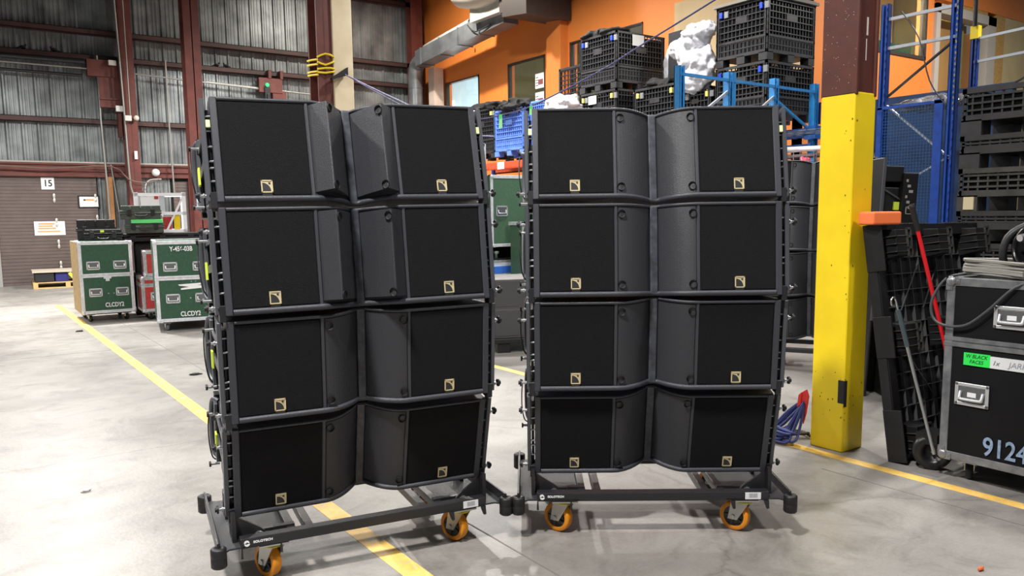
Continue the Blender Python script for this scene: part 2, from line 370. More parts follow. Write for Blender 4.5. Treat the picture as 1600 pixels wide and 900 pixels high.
# ------------------------------------------------------------------ loudspeaker cabinets
CH=.398; CD=.42
def yf(x):
    u=max(0.0,min(1.0,(.168-abs(x))/.150)); return .10*u**1.9
def make_cabinet(openfin=False):
    root=thing('loudspeaker_cabinet','x','loudspeaker')
    # body: front outline with the curved valley in the middle, wedge-shaped towards the rear
    xs=[-.525,-.50,-.30,-.18]+[-.168+.150*i/9 for i in range(10)]
    xs+= [-x for x in reversed(xs)]
    front=[(x,yf(x)) for x in xs]
    poly=front+[(.525,.10),(.47,CD),(-.47,CD),(-.525,.10)]
    W=.078
    mb=MB(); mb.prism(poly,lambda a,b:Vector((a,b,W*b)),lambda a,b:Vector((a,b,CH-W*b)))
    mb.build('enclosure',M_body,root,bevel=.011,seg=3)
    for s in (-1,1):
        g=MB(); g.bb(s*.183,s*.498,-.005,.01,.025,CH-.016); g.build('grille',M_grille,root,bevel=.003,seg=1)
        t=MB(); t.bb(s*.500,s*.526,-.008,.02,.001,CH-.001); t.build('front_trim',M_trim,root,bevel=.0025,seg=1)
        t=MB(); t.bb(s*.168,s*.181,-.006,.01,.014,CH-.010); t.build('inner_strip',M_trim,root,bevel=.0025,seg=1)
        # fin panel
        z0,z1=.024,CH-.018
        if not openfin:
            pts=[(s*(.165-.147*i/12)) for i in range(13)]
            pl=[(x,yf(x)-.004) for x in pts]+[(x,yf(x)+.01) for x in reversed(pts)]
        else:
            pl=[(s*.168,0.0),(s*.160,-.010),(s*.110,-.058),(s*.104,-.060),(s*.085,-.034),(s*.060,.004),(s*.035,.050),(s*.018,.085),(s*.018,.11),(s*.168,.02)]
        p=MB(); p.pz(pl,z0 if not openfin else z0+.012,z1 if not openfin else z1-.002)
        fp=p.build('fin_panel',M_fin,root,bevel=.002,seg=1)
        xr=.150 if not openfin else .098
        for z in (z0+.028,z1-.028):
            y=(yf(xr)-.005) if not openfin else -.054
            d=MB(); d.lathe([(0,-.004),(.006,-.004),(.013,-.0015),(.0165,.0),(.0165,.006)],(s*xr,y,z),(0,-1,0) if not openfin else (s*-.75,-.66,0),20)
            d.v=[tuple(v) for v in d.v]
            d.build('screw_recess',M_dark,fp)
        # badge
        bx=s*.347
        t=MB(); t.bb(bx-.019,bx+.019,-.0085,0,.006,.034); t.build('badge_tab',M_frame,root,bevel=.002,seg=1)
        q=MB(); f=.0042; w=.021; h=.024; cz=.058
        for a,b,c,d_ in ((bx-w,bx+w,cz-h,cz-h+f),(bx-w,bx+w,cz+h-f,cz+h),(bx-w,bx-w+f,cz-h,cz+h),(bx+w-f,bx+w,cz-h,cz+h)): q.bb(a,b,-.0095,-.004,c,d_)
        # gold crescent between quarter disc and frame corner
        R=2*(w-f)*.92; ox,oz=bx-w+f,cz-h+f
        arc=[(ox+R*sin(pi/2*i/14),oz+R*1.08*cos(pi/2*i/14)) for i in range(15)]
        arc2=[(ox+(R+.0028)*sin(pi/2*i/14),oz+(R*1.08+.0028)*cos(pi/2*i/14)) for i in range(15)]
        q.py(arc+arc2[::-1],-.009,-.005)
        bd=q.build('badge',M_gold,root)
        e=MB(); e.bb(bx-w+.001,bx+w-.001,-.0075,-.004,cz-h+.001,cz+h-.001,1); e.py([(ox,oz)]+arc,-.0085,-.005,0)
        e.cyl((bx+w-f-.0075,-.0088,cz+h-f-.0080),(bx+w-f-.0075,-.005,cz+h-f-.0080),.0040,12,0)
        e.build('badge_emblem',[mat('badge charcoal',(44,44,46),.5),mat('badge ground',(204,194,164),.35,.3)],bd)
    for zz,rr,nm in ((.0125,.0115,'bottom_lip'),(CH-.0075,.0068,'top_lip')):
        l=MB(); xx=[-.499,-.40,-.30,-.20]+[-.168+.150*i/9 for i in range(10)]; xx+=[-v for v in reversed(xx)]
        l.tube([(v,yf(v)-.0035,zz) for v in xx],rr,10,0,1); l.build(nm,M_trim,root)
    c=MB(); c.bb(-.0165,.0165,.086,.11,.008,CH-.006); c.build('centre_strip',M_strip,root,bevel=.004,seg=2)
    for s in (-1,1):
        r=MB(); r.bb(s*.543,s*.560,.004,.045,.006,CH-.006); r.bb(s*.543,s*.556,.34,.40,.05,CH-.06)
        r.bb(s*.543,s*.552,.04,.38,.17,.20); r.bb(s*.543,s*.552,.04,.38,.28,.30)
        rl=r.build('rigging_rail',M_rail,root,bevel=.002,seg=1)
        for z in (.085,.135,.16,.215,.275,.33):
            q=MB(); q.cyl((s*.522,.022,z),(s*.546,.022,z),.0042,8); q.build('rung',M_silver,rl)
        sp=MB(); sp.bb(s*.528,s*.540,.03,.33,.035,CH-.04); sp.build('side_plate',M_rig,root,bevel=.002,seg=1)
        lk=MB(); lk.bb(s*.524,s*.548,-.002,.05,-.022,.040); lk.cyl((s*.52,.01,.030),(s*.551,.01,.030),.010,12)
        lk.build('link_block',M_rig,root,bevel=.002,seg=1)
        for z in (.032,CH-.085):
            k=MB(); k.cyl((s*.558,.026,z),(s*.585,.026,z),.0055,10,0); k.cyl((s*.583,.026,z),(s*.590,.026,z),.0165,16,1); k.cyl((s*.590,.026,z),(s*.597,.026,z),.009,12,1); k.cyl((s*.566,.026,z),(s*.571,.026,z),.010,12,0)
            k.build('locking_pin' if z<.1 else 'upper_pin',[M_silver,M_rubber],root)
        tg=MB(); tg.bb(s*.528,s*.5425,-.001,.012,CH-.115,CH-.088); tg.build('coloured_tag',M_ltag,root)
        # rear rigging: handle tube, plate, cable loop
        h=MB(); h.tube([(s*.535,.36,.34),(s*.556,.40,.33),(s*.562,.43,.25),(s*.562,.43,.12),(s*.556,.40,.07),(s*.53,.37,.06)],.011,8); h.build('rear_handle',M_rail,root)
        h=MB(); h.bb(s*.50,s*.552,.385,.425,.03,CH-.04); h.build('rear_bar',M_rig,root,bevel=.002,seg=1)
        h=MB(); h.bb(s*.553,s*.560,.30,.335,.145,.215); h.build('lime_tag',M_lime,root)
        for z in (.06,.30):
            k=MB(); k.cyl((s*.545,.33,z),(s*.585,.33,z),.006,8,0); k.cyl((s*.580,.33,z),(s*.588,.33,z),.012,12,1); k.build('rear_pin',[M_silver,M_rubber],root)
        cl=MB(); cl.tube([(s*.58,.33,.30),(s*.585,.32,.25),(s*.585,.30,.18),(s*.575,.31,.11),(s*.56,.33,.08)],.003,5); cl.build('safety_cable',M_rubber,root)
    return root
# side profile of a stack, (depth of lower front edge, its height, backward tilt) from the top down
PROF=[(-.006,1.508,.218),(-.047,1.094,.098),(-.004,.678,-.082),(.128,.266,-.262)]
def stack(loc,yaw,names,lean=0.0,protos=None):
    base=Matrix.Translation(loc)@Matrix.Rotation(yaw,4,'Z')
    for i,(y,z,t) in enumerate(PROF):
        o=copy_tree(protos[i]) if names[i] else None
        if o is None: continue
        # tilt > 0 leans the top edge back
        M=base@Matrix.Translation((0,0,.2))@Matrix.Rotation(lean,4,'Y')@Matrix.Translation((0,y,z-.2))@Matrix.Rotation(-t,4,'X')
        o.matrix_basis=M
        o['label']=names[i][0]; o['group']=names[i][1]
        if i>0:
            for c in kids(o):
                if c.name.startswith('coloured_tag'): bpy.data.objects.remove(c)
        else:
            for c in kids(o):
                if c.name.startswith('upper_pin'): bpy.data.objects.remove(c)
PC=make_cabinet(False); PO=make_cabinet(True)
LC=(1.346,2.950,0); LYAW=radians(-9.8); RC=(2.477,2.465,0); RYAW=radians(-36.0)
TC=(6.25,4.33,0); TYAW=radians(-60)
gl='loudspeaker cabinets stacked on the left dolly'; gr='loudspeaker cabinets stacked on the right dolly'; gt='loudspeaker cabinets stacked behind the yellow column'
stack(LC,LYAW,[('topmost black loudspeaker of the left stack, middle fins standing out',gl),('second loudspeaker from the top of the left stack, middle fins standing out',gl),('third loudspeaker from the top of the left stack, fins lying flush',gl),('bottom black loudspeaker of the left stack, just above its dolly',gl)],radians(-.5),[PO,PO,PC,PC])
stack(RC,RYAW,[('topmost black loudspeaker of the right stack, blue rack posts behind it',gr),('second loudspeaker from the top of the right stack',gr),('third loudspeaker from the top of the right stack',gr),('bottom black loudspeaker of the right stack, just above its dolly',gr)],0,[PC]*4)
stack(TC,TYAW,[('topmost loudspeaker of the far stack half hidden behind the yellow column',gt),('second loudspeaker from the top of the far stack behind the yellow column',gt),('third loudspeaker from the top of the far stack behind the yellow column',gt),('bottom loudspeaker of the far stack behind the yellow column',gt)],0,[PC]*4)
def kill(o):
    for c in kids(o): kill(c)
    bpy.data.objects.remove(o)
kill(PC); kill(PO)

# ------------------------------------------------------------------ dollies
def caster(parent,x,y,ztop,r,w,axle,trail,mt,mf,name='caster',mh=None):
    """swivel caster: plate at ztop, wheel resting on the floor; axle = axle heading (local), trail = offset of the wheel centre"""
    mh=mh or M_dark
    a=Vector((cos(axle),sin(axle),0)); t=Vector((-a.y,a.x,0)); c=Vector((x,y,r))+t*trail
    c.z=r
    p=MB(); R=Matrix.Rotation(axle,3,'Z')
    s0=ztop
    p.box((x,y,s0-.004),(.115,.105,.007),0,None)
    p.cyl((x,y,s0-.016),(x,y,s0-.007),.040,20,0)
    for s in (-1,1):
        o=a*(s*(w/2+.007))
        # fork cheek: polygon from swivel head to axle
        A=[Vector((x,y,0))+o+t*(-.038)+Vector((0,0,s0-.016)),Vector((x,y,0))+o+t*(.042)+Vector((0,0,s0-.016)),c+o+t*.024+Vector((0,0,-.012)),c+o+t*(-.020)+Vector((0,0,-.012))]
        if trail>0: A[0],A[1]=A[0],A[1]
        B=[v+a*(s*.004) for v in A]; p.add(A+B,[(0,1,2,3),(7,6,5,4),(0,4,5,1),(1,5,6,2),(2,6,7,3),(3,7,4,0)])
    p.box((x,y,s0-.018),(w+.02,.075,.005),0,R)
    p.cyl(c-a*(w/2+.016),c+a*(w/2+.016),.011,12,0)
    cp=p.build(name,mf,parent)
    b=MB(); b.lathe([(.0,.0),(.044,.0),(.046,.003),(.044,.006),(0,.006)],(x,y,s0-.0135),(0,0,-1),24); b.build('swivel_ring',M_yband,cp)
    wv=MB(); h=w/2
    wv.lathe([(r*.70,-h),(r*.93,-h),(r*.985,-h*.8),(r,-h*.5),(r,h*.5),(r*.985,h*.8),(r*.93,h),(r*.70,h),(r*.70,-h)],c,a,36)
    wo=wv.build('wheel',mt,cp)
    hb=MB(); hb.lathe([(r*.70,-h*.8),(r*.58,-h*.55),(r*.30,-h*.5),(r*.26,-h*.9),(0,-h*.9)],c,a,24); hb.lathe([(0,h*.9),(r*.26,h*.9),(r*.30,h*.5),(r*.58,h*.55),(r*.70,h*.8)],c,a,24)
    for k in range(5):
        an=2*pi*k/5; d=t*cos(an)+Vector((0,0,1))*sin(an)
        for s in (-1,1): hb.bar(c+d*(r*.28)+a*(s*h*.62),c+d*(r*.68)+a*(s*h*.74),.010,.006,0,up=a)
    hb.build('wheel_hub',mh,cp)
    return cp
M_chrome=mat('bright plated steel',(186,186,180),.3,.85)
M_hub=mat('dark aluminium hub',(70,68,64),.4,.5)
def make_dolly(label,loc,yaw,axw):
    root=thing('speaker_dolly',label,'dolly',loc,yaw,'wheeled speaker dollies')
    zt=.203; zb=.163
    f=MB(); f.bb(-.520,.520,.030,.080,zb,zt); f.build('front_beam',M_frame,root,bevel=.004)
    f=MB(); f.bb(-.520,.520,.565,.610,zb,zt); f.build('rear_beam',M_frame,root,bevel=.004)
    f=MB()
    for s in (-1,1):
        for xx in (.245,.315): f=MB(); f.bb(s*xx-.017,s*xx+.017,.08,.565,zb,zt-.004); f.build('inner_rail',M_frame,root,bevel=.003)
    for s in (-1,1):
        f=MB(); f.pz([(s*.33,.03),(s*.56,.03),(s*.60,-.004),(s*.606,.0),(s*.606,.65),(s*.56,.62),(s*.33,.60)],zb+.004,zb+.011); f.build('deck_plate',M_deck,root)
        f=MB(); f.bb(s*.598,s*.608,.0,.65,zb+.002,zt+.012); f.build('side_flange',M_frame,root,bevel=.002)
        for y in (0,.65):
            b=MB(); b.lathe([(0,-.040),(.024,-.040),(.030,-.034),(.030,-.002),(.0285,0),(.030,.002),(.030,.034),(.024,.040),(.010,.040),(.008,.034),(0,.034)],(s*.604,y,.160),(0,0,1),24)
            b.build('bumper',M_rubber,root)
        # gusset bracket that carries the lowest cabinet
        g=MB(); g.bb(s*.528,s*.544,.085,.20,zt-.03,.292); g.build('carrier_plate',M_frame,root)
        g=MB(); g.py([(s*.527,zb+.012),(s*.527,.268),(s*.43,.205),(s*.40,zb+.012)],.120,.132); g.bb(s*.40,s*.53,.09,.14,zb+.011,zb+.019); g.build('gusset',M_frame,root)
        g=MB(); g.cyl((s*.440,.10,zb+.018),(s*.440,.10,zb+.030),.016,12); g.cyl((s*.440,.10,zb+.03),(s*.440,.10,zb+.036),.009,8); g.build('bolt',M_silver,root)
        g=MB(); g.bb(s*.30,s*.38,.10,.13,zt-.03,zt+.004); g.bb(s*.36,s*.50,.135,.155,zb+.01,zb+.03); g.build('stop_block',M_frame,root)
        g=MB(); g.pz([(s*.528,.36),(s*.544,.36),(s*.544,.44),(s*.528,.44)],zb+.01,.285); g.build('rear_upright',M_frame,root)
        for xx in (.355,.505) :
            k=MB(); k.py([(s*xx-.008,zb),(s*xx+.014*s-.0,zb),(s*xx+.016*s,zb-.038),(s*xx+.006*s,zb-.040)],.03,.045); k.build('hook',M_frame,root)
        for y in (.085,.555):
            caster(root,s*.405+.012,y,zb-.002,.068,.040,axw,.035,M_orange,M_chrome,mh=M_hub)
    t=text('lettering','SOLOTECH',.0125,M_white,root,(-.435,.0292,.186),align='CENTER',sx=1.15,bold=.0004)
    # round brand mark with an S shape cut through it
    q=MB(); cx,cz,r=-.497,.186,.0105
    up=[(cx+r*cos(a),cz+r*sin(a)) for a in [radians(-10+190*i/14) for i in range(15)]]
    q.py(up+[(cx-.004,cz-.001),(cx+.001,cz+.003)],.0288,.030)
    dn=[(cx+r*cos(a)+.0015,cz+r*sin(a)-.0035) for a in [radians(170+190*i/14) for i in range(15)]]
    q.py(dn+[(cx+.004,cz-.0045),(cx-.001,cz-.006)],.0288,.030)
    q.build('brand_mark',M_white,root)
    l=MB(); l.bb(.412,.482,.0285,.031,.169,.200); lb=l.build('label_sticker',M_label,root)
    b=MB(); x=.430
    for wd in (2,1,3,1,2,1,1,3,1,2,1,2,1):
        b.bb(x,x+wd*.0008,.0280,.0290,.176,.196); x+=wd*.0008+.0016
    b.build('barcode',mat('printed grey',(130,130,134),.6),lb)
    return root
make_dolly('left black dolly on orange wheels under the left speaker stack',LC,LYAW,radians(18)-LYAW)
make_dolly('black dolly on orange wheels under the right speaker stack',RC,RYAW,radians(18)-RYAW)
make_dolly('far black dolly behind the yellow column, one orange wheel showing',TC,TYAW,radians(10)-TYAW)


# ------------------------------------------------------------------ flight cases
M_dish=mat('handle dish',(214,216,218),.35,.6)
M_dishd=mat('handle dish inner',(120,122,124),.35,.6)
def swivel(parent,x,y,ztop,r=.05,w=.032,mt=None,name='caster',yaw=.5):
    c=MB(); c.box((x,y,ztop-.004),(.10,.09,.006)); a=Vector((cos(yaw),sin(yaw),0))
    for s in (-1,1): c.bar(Vector((x,y,ztop-.008))+a*s*(w/2+.006),Vector((x,y,r))+a*s*(w/2+.006),.034,.004,0,up=a)
    o=c.build(name,M_chrome,parent)
    k=MB(); h=w/2; k.lathe([(0,-h),(r*.88,-h),(r,-h*.5),(r,h*.5),(r*.88,h),(0,h)],(x,y,r),a,24); k.lathe([(0,h+.001),(r*.5,h+.001),(r*.5,h)],(x,y,r),a,16); k.build('wheel',mt or M_rubber,o)
    return o
def handle(parent,x,z,w=.17,h=.12,mrim=M_dish,y=0,sticker=False):
    d=MB(); t=.018
    for a,b,c,e in ((x-w/2,x+w/2,z-h/2,z-h/2+t),(x-w/2,x+w/2,z+h/2-t,z+h/2),(x-w/2,x-w/2+t,z-h/2,z+h/2),(x+w/2-t,x+w/2,z-h/2,z+h/2)): d.bb(a,b,y-.006,y+.002,c,e,0)
    d.bb(x-w/2+t,x+w/2-t,y-.002,y+.004,z-h/2+t,z+h/2-t,1)
    for sx in (-1,1):
        for sz in (-1,1): d.cyl((x+sx*(w/2-t/2),y-.0085,z+sz*(h/2-t/2)),(x+sx*(w/2-t/2),y-.005,z+sz*(h/2-t/2)),.0045,8,1)
    o=d.build('handle',[mrim,M_dishd],parent,bevel=.004,seg=2)
    g=MB(); g.tube([(x-w*.33,y-.004,z+h*.12),(x-w*.32,y-.016,z-h*.14),(x-w*.27,y-.018,z-h*.2),(x+w*.27,y-.018,z-h*.2),(x+w*.32,y-.016,z-h*.14),(x+w*.33,y-.004,z+h*.12)],.008,8); g.build('handle_grip',mrim,o)
    if sticker:
        q=MB(); q.bb(x-.022,x+.022,y-.0045,y-.003,z-.012,z+.012); q.build('small_sticker',M_label,o)
    return o
def flight_case(name,label,cat,loc,yaw,w,d,z0,z1,split,mpan,medge,mside=None,handles=(),group=None,e=.045,casters=True,wheelmat=None,corner=True,sticker=False):
    root=thing(name,label,cat,loc,yaw,group)
    b=MB(); i=.006
    b.bb(i,w-i,i,d-i,z0+i,z1-i,0); b.build('panel_body',mpan,root)
    if mside:
        s=MB(); s.bb(-.005,.004,.012,d-.012,z0+.006,z1-.006); s.build('side_panel',mside,root)
    f=MB()
    for z in (z0,z1-e):
        f.bb(0,w,0,e*.6,z,z+e); f.bb(0,w,d-e*.6,d,z,z+e); f.bb(0,e*.6,0,d,z,z+e*.8); f.bb(w-e*.6,w,0,d,z,z+e*.8)
    for x in (0,w-e):
        for y in (0,d-e*.6): f.bb(x,x+e,y,y+e*.6,z0,z1)
    # edge extrusion return on the top, with a raised lip
    f.bb(0,w,0,e,z1-.004,z1+.001); f.bb(0,w,d-e,d,z1-.004,z1+.001); f.bb(0,e,0,d,z1-.004,z1+.001); f.bb(w-e,w,0,d,z1-.004,z1+.001)
    f.build('edge_frame',medge,root,bevel=.004,seg=1)
    for sp in split:
        s=MB(); s.bb(-.002,w+.002,-.003,.02,sp-e*.62,sp-.004); s.bb(-.002,w+.002,-.003,.02,sp+.004,sp+e*.62); s.bb(-.003,.02,-.002,d,sp-e*.62,sp-.004); s.bb(-.003,.02,-.002,d,sp+.004,sp+e*.62); s.bb(0,w,.004,d-.01,sp-.005,sp+.005)
        s.build('lid_seam',medge,root,bevel=.002,seg=1)
    if corner:
        for x in (.0,w):
            for z in (z0,z1):
                c=MB(); sx=1 if x==0 else -1; sz=1 if z==z0 else -1
                c.bb(x-sx*.004,x+sx*.065,-.005,.05,z-sz*.004,z+sz*.03); c.bb(x-sx*.004,x+sx*.03,-.005,.05,z-sz*.004,z+sz*.065); c.blob((x+sx*.02,-.001,z+sz*.02),(.027,.014,.027),1,.0,12,8)
                for px_,pz_ in ((.052,.018),(.018,.052)): c.cyl((x+sx*px_,-.008,z+sz*pz_),(x+sx*px_,-.004,z+sz*pz_),.006,8)
                c.build('ball_corner',medge,root)
    for h in handles: handle(root,*h,sticker=sticker)
    if casters:
        bd=MB(); bd.bb(.05,w-.05,.06,d-.06,z0-.018,z0+.0); bd.build('caster_board',M_frame,root)
        for x in (.11,w-.11):
            for y in (.12,d-.12): swivel(root,x,y,z0-.018,.048,.032,wheelmat,yaw=.35)
    return root
H2=.15
gc='green flight cases by the far door'
A=flight_case('flight_case','green flight case nearest the loading door, black briefcases on top, CLCDY2 low on its front','flight case',(1.462,12.60,0),radians(-1),.69,.90,.12,1.135,(.66,),M_green,M_aluw,M_ply,[(.18,.80),(.52,.80),(.19,.42),(.53,.42)],gc,wheelmat=M_rubber)
text('lettering','CLCDY2',.085,M_white,A,(.42,-.002,.235),bold=.002,sx=.76)
q=MB(); q.bb(.30,.40,-.012,0,.61,.65); q.bb(.325,.375,-.012,0,.575,.61); q.build('latch',M_aluw,A,bevel=.003)
q=MB(); q.cyl((.35,-.003,.40),(.35,0,.40),.010,10); q.cyl((.42,-.003,.40),(.42,0,.40),.010,10); q.build('rivet_pair',M_silver,A)
B=flight_case('flight_case','green flight case beside the left speaker stack, stencilled Y-456-03B','flight case',(2.115,10.95,0),radians(-10),.74,1.1,.12,1.16,(.685,),M_green,M_aluw,M_green,[(.19,.83),(.54,.83),(.20,.42),(.55,.42)],gc,wheelmat=mat('grey tyre',(120,122,122),.5))
text('lettering','Y-456-03B',.085,M_white,B,(.33,-.002,1.055),bold=.002,sx=.74)
text('lettering','CLCDY2',.085,M_white,B,(.40,-.002,.215),bold=.002,sx=.76)
q=MB(); q.py([(.27,.60),(.62,.615),(.62,.595),(.50,.585),(.64,.565),(.64,.55),(.30,.53),(.30,.55),(.40,.565),(.28,.585)],-.003,.004)
q.build('white_plate',M_white,B)
q=MB(); q.cyl((.41,-.003,.42),(.41,0,.42),.010,10); q.cyl((.49,-.003,.42),(.49,0,.42),.010,10); q.cyl((.43,-.003,.635),(.43,0,.635),.008,10); q.cyl((.48,-.003,.635),(.48,0,.635),.008,10); q.build('rivet_pair',M_silver,B)
gr_='red flight cases between the green ones'
R1=flight_case('small_flight_case','lower red wheeled case squeezed between the two green cases','flight case',(2.20,12.34,0),radians(-4),.42,.6,.12,.62,(.50,),M_red,M_alu,None,[(.20,.34)],gr_,wheelmat=M_rubber)
R2=flight_case('small_flight_case','upper red case standing on the lower red one','flight case',(2.25,12.36,0),radians(-8),.34,.55,.625,.99,(),M_red,M_alu,None,[],gr_,casters=False)
# black plastic trunk behind, carrying a long black case
q=thing('equipment_bin','tall black plastic storage bin behind the red cases','bin',(2.24,13.12,0),radians(-8))
b=MB(); b.bb(0,.95,0,.6,0,.62); b.bb(.03,.92,.03,.57,.62,1.10); b.build('bin_body',M_blackpl,q,bevel=.03,seg=3)
b=MB(); b.bb(-.01,.96,-.015,.61,.58,.64); b.bb(.1,.25,-.03,0,.55,.70); b.bb(.65,.8,-.03,0,.55,.70); b.build('latch_band',mat('dark grey latch',(70,70,66),.5),q,bevel=.008)
q=thing('long_equipment_case','long flat black case lying under the green rugged cases','case',(2.05,13.02,1.105),radians(-8))
b=MB(); b.bb(0,1.2,0,.42,0,.07); b.build('case_shell',M_blackpl,q,bevel=.018,seg=3)
b=MB(); b.bb(.01,1.19,.01,.41,.072,.125); b.build('case_lid',M_blackpl,q,bevel=.018,seg=3)
for x in (.2,.6,1.0):
    b=MB(); b.bb(x-.04,x+.04,-.012,.0,.035,.095); b.build('latch',M_rig,q,bevel=.004)
def rugged(label,loc,yaw,w,d,h,m,mlatch,strap=None,grp=None,name='rugged_case'):
    r=thing(name,label,'case',loc,yaw,grp); s=h*.52
    b=MB(); b.bb(.015,w-.015,.015,d-.015,0,s-.006); 
    for k in range(1,4): b.bb(w*k/4-.012,w*k/4+.012,.004,d-.004,.02,s-.02)
    b.bb(0,w,0,d,s-.03,s-.004); b.build('case_shell',m,r,bevel=.012,seg=3)
    b=MB(); b.bb(.015,w-.015,.015,d-.015,s+.004,h); b.bb(0,w,0,d,s+.002,s+.028)
    for k in range(1,4): b.bb(w*k/4-.012,w*k/4+.012,.006,d-.006,s+.02,h-.015)
    b.build('case_lid',m,r,bevel=.012,seg=3)
    for x in (w*.22,w*.78):
        b=MB(); b.bb(x-.03,x+.03,-.016,.004,s-.05,s+.045); b.build('latch',mlatch,r,bevel=.005)
    b=MB(); b.tube([(w*.36,-.002,s-.035),(w*.37,-.035,s-.045),(w*.42,-.045,s-.055),(w*.58,-.045,s-.055),(w*.63,-.035,s-.045),(w*.64,-.002,s-.035)],.010,8); b.build('carry_handle',mlatch,r)
    if strap:
        b=MB(); b.bb(.09,w-.02,-.018,.10,h-.055,h+.003); b.build('green_strap',strap,r,bevel=.012)
    return r
M_olive=mat('olive rugged plastic',(62,72,62),.5,rgb2=(50,60,50),scale=20)
rg='rugged cases stacked on the long black case'
rugged('lower olive rugged case with a bright green strap',(2.12,12.86,1.233),radians(-10),.54,.38,.20,M_olive,M_dark,mat('bright green strap',(92,206,116),.55),rg)
rugged('upper olive rugged case with pale lid ribs, on the strapped one',(2.07,12.85,1.437),radians(-10),.56,.38,.20,M_olive,M_dark,None,rg)
bg='black briefcases on the green case'
rugged('lower black briefcase lying on the green case, yellow sticker on its edge',(1.575,12.80,1.142),radians(-10),.50,.36,.16,M_blackpl,M_rig,None,bg,'hard_briefcase')
rugged('upper black briefcase standing at the back of the green case',(1.505,12.99,1.142),radians(-10),.52,.20,.30,M_blackpl,M_rig,None,bg,'hard_briefcase')
stk=MB(); stk.bb(.215,.265,-.006,.001,.118,.148)
for o in bpy.data.objects:
    if o.get('label','').startswith('lower black briefcase'): stk.build('yellow_sticker',M_lime,o)
    if o.get('label','').startswith('upper olive'):
        w_=MB(); w_.bb(.41,.455,-.006,.002,.115,.145); w_.build('white_sticker',M_white,o)
# white rack cabinet behind
q=thing('white_rack_cart','open white framed rack cart with a paper sheet on its side','cart',(2.46,13.9,0),radians(-10))
f=MB()
for x in (0,.70):
    for y in (0,.5): f.bb(x,x+.055,y,y+.055,.1,1.86)
for z in (.1,.62,1.22,1.50,1.80):
    f.bb(0,.755,0,.05,z,z+.05); f.bb(0,.755,.505,.555,z,z+.05); f.bb(0,.05,0,.55,z,z+.05); f.bb(.705,.755,0,.55,z,z+.05)
f.bar((.45,.02,1.25),(.72,.02,1.80),.03,.03)
f.build('cart_frame',mat('white enamel',(232,232,236),.4),q)
f=MB(); f.bb(-.01,.0,.02,.53,1.50,1.83); f.bb(.05,.44,.01,.02,1.52,1.80); f.build('mesh_side',mat('pale perforated panel',(196,198,202),.5),q)
f=MB(); f.bb(.09,.36,-.008,-.002,1.54,1.79); f.bb(.29,.35,-.010,-.007,1.75,1.80,1); f.build('paper_sheet',[M_white,M_red],q)
f=MB(); f.bb(.05,.7,.05,.5,1.225,1.24); f.bb(.05,.7,.05,.5,.625,.64); f.build('shelf',mat('white shelf',(214,216,220),.5),q)
for x in (.1,.65):
    for y in (.06,.49): swivel(q,x,y,.10,.04,.028,None)
f=MB(); f.bb(0,.13,0,.12,0,.20); f.bb(0,.13,-.001,.121,.20,.235,1); tag(f.build('red_toolbox',[M_red,M_white],None,bevel=.008,loc=(2.86,13.86,1.27),rotz=-.17),'small red and white box on the white rack cart shelf','box')
f=MB(); f.bb(0,.09,0,.05,0,.24); f.bb(.005,.08,.005,.045,.24,.30,1); tag(f.build('yellow_level',[M_yellow,M_brown],None,bevel=.004,loc=(3.02,13.83,1.27),rotz=-.17),'upright yellow tool with brown end on the white rack cart shelf','tool')

# pallet of boxes by door 15
q=thing('wooden_pallet','wooden pallet on the floor in front of the loading door','pallet',(1.40,19.55,0),radians(-3))
f=MB()
for k in range(6): f.bb(0,1.3,.02+.16*k,.12+.16*k,.11,.13)
for x in (.0,.6,1.2): f.bb(x,x+.09,0,.95,.02,.11)
for y in (.0,.43,.86): f.bb(0,1.3,y,y+.09,0,.02)
f.build('pallet_boards',mat('pale pine',(206,176,120),.7,rgb2=(186,154,100),scale=6),q)
f=MB(); f.bb(0,1.35,0,.9,0,.035); tag(f.build('board_sheet',mat('dusty board',(186,176,160),.7),None,loc=(1.40,19.57,.335),rotz=radians(-3)),'flat grey board covering the boxes on the pallet','board')
for x,w,hh,c,lb in ((.04,.36,.19,(26,26,30),'black box at the left end of the pallet load'),(.42,.24,.19,(34,36,110),'dark blue bag on the pallet by the loading door'),(.80,.42,.20,(222,220,214),'white box on the pallet under the grey board'),(1.24,.10,.20,(60,62,74),'dark slab at the right end of the pallet load')):
    f=MB(); f.bb(0,w,0,.7,0,hh); tag(f.build('packed_box',mat('packed '+lb[:14],c,.6),None,bevel=.015,loc=(1.40+x,19.6,.132),rotz=radians(-3)),lb,'box','boxes on the pallet by door 15')
f=MB(); f.bb(-.03,.03,-.01,.0,-.10,.10); o=tag(f.build('yellow_strap_tag',M_lime,None,loc=(2.14,19.54,.23)),'lime yellow tag sticking out between boxes on the pallet','tag'); o.rotation_euler=(0,radians(-35),0)

# signs on door 15
def sheet(label,x0,x1,z0,z1,frame,cat='sign'):
    r=thing('wall_sign',label,cat,(0,0,0)); y=WY-.045
    f=MB(); f.bb(x0,x1,y,y+.012,z0,z1); f.build('sign_board',M_white if not frame else M_dark,r)
    return r,y
s,y=sheet('white number 15 sign high on the brown loading door',1.80,2.055,2.115,2.38,False); text('number','15',.20,M_dark,s,(1.93,y-.002,2.245),bold=.004,sx=.9)
s,y=sheet('white notice with orange lines low on the brown loading door',1.60,2.20,1.10,1.41,False)
M_ori=mat('orange print',(236,150,86),.6); f=MB()
for a,b,z in ((.08,.40,.24),(.08,.36,.19),(.08,.42,.14),(.06,.5,.07)): f.bb(1.60+a,1.60+b,y-.002,y,1.10+z,1.10+z+.03)
f.build('orange_print',M_ori,s)
s,y=sheet('black framed notice beside the right edge of the brown loading door',2.50,2.94,1.70,1.985,True); f=MB(); f.bb(2.53,2.91,y-.002,y,1.73,1.955); f.build('paper',M_white,s)
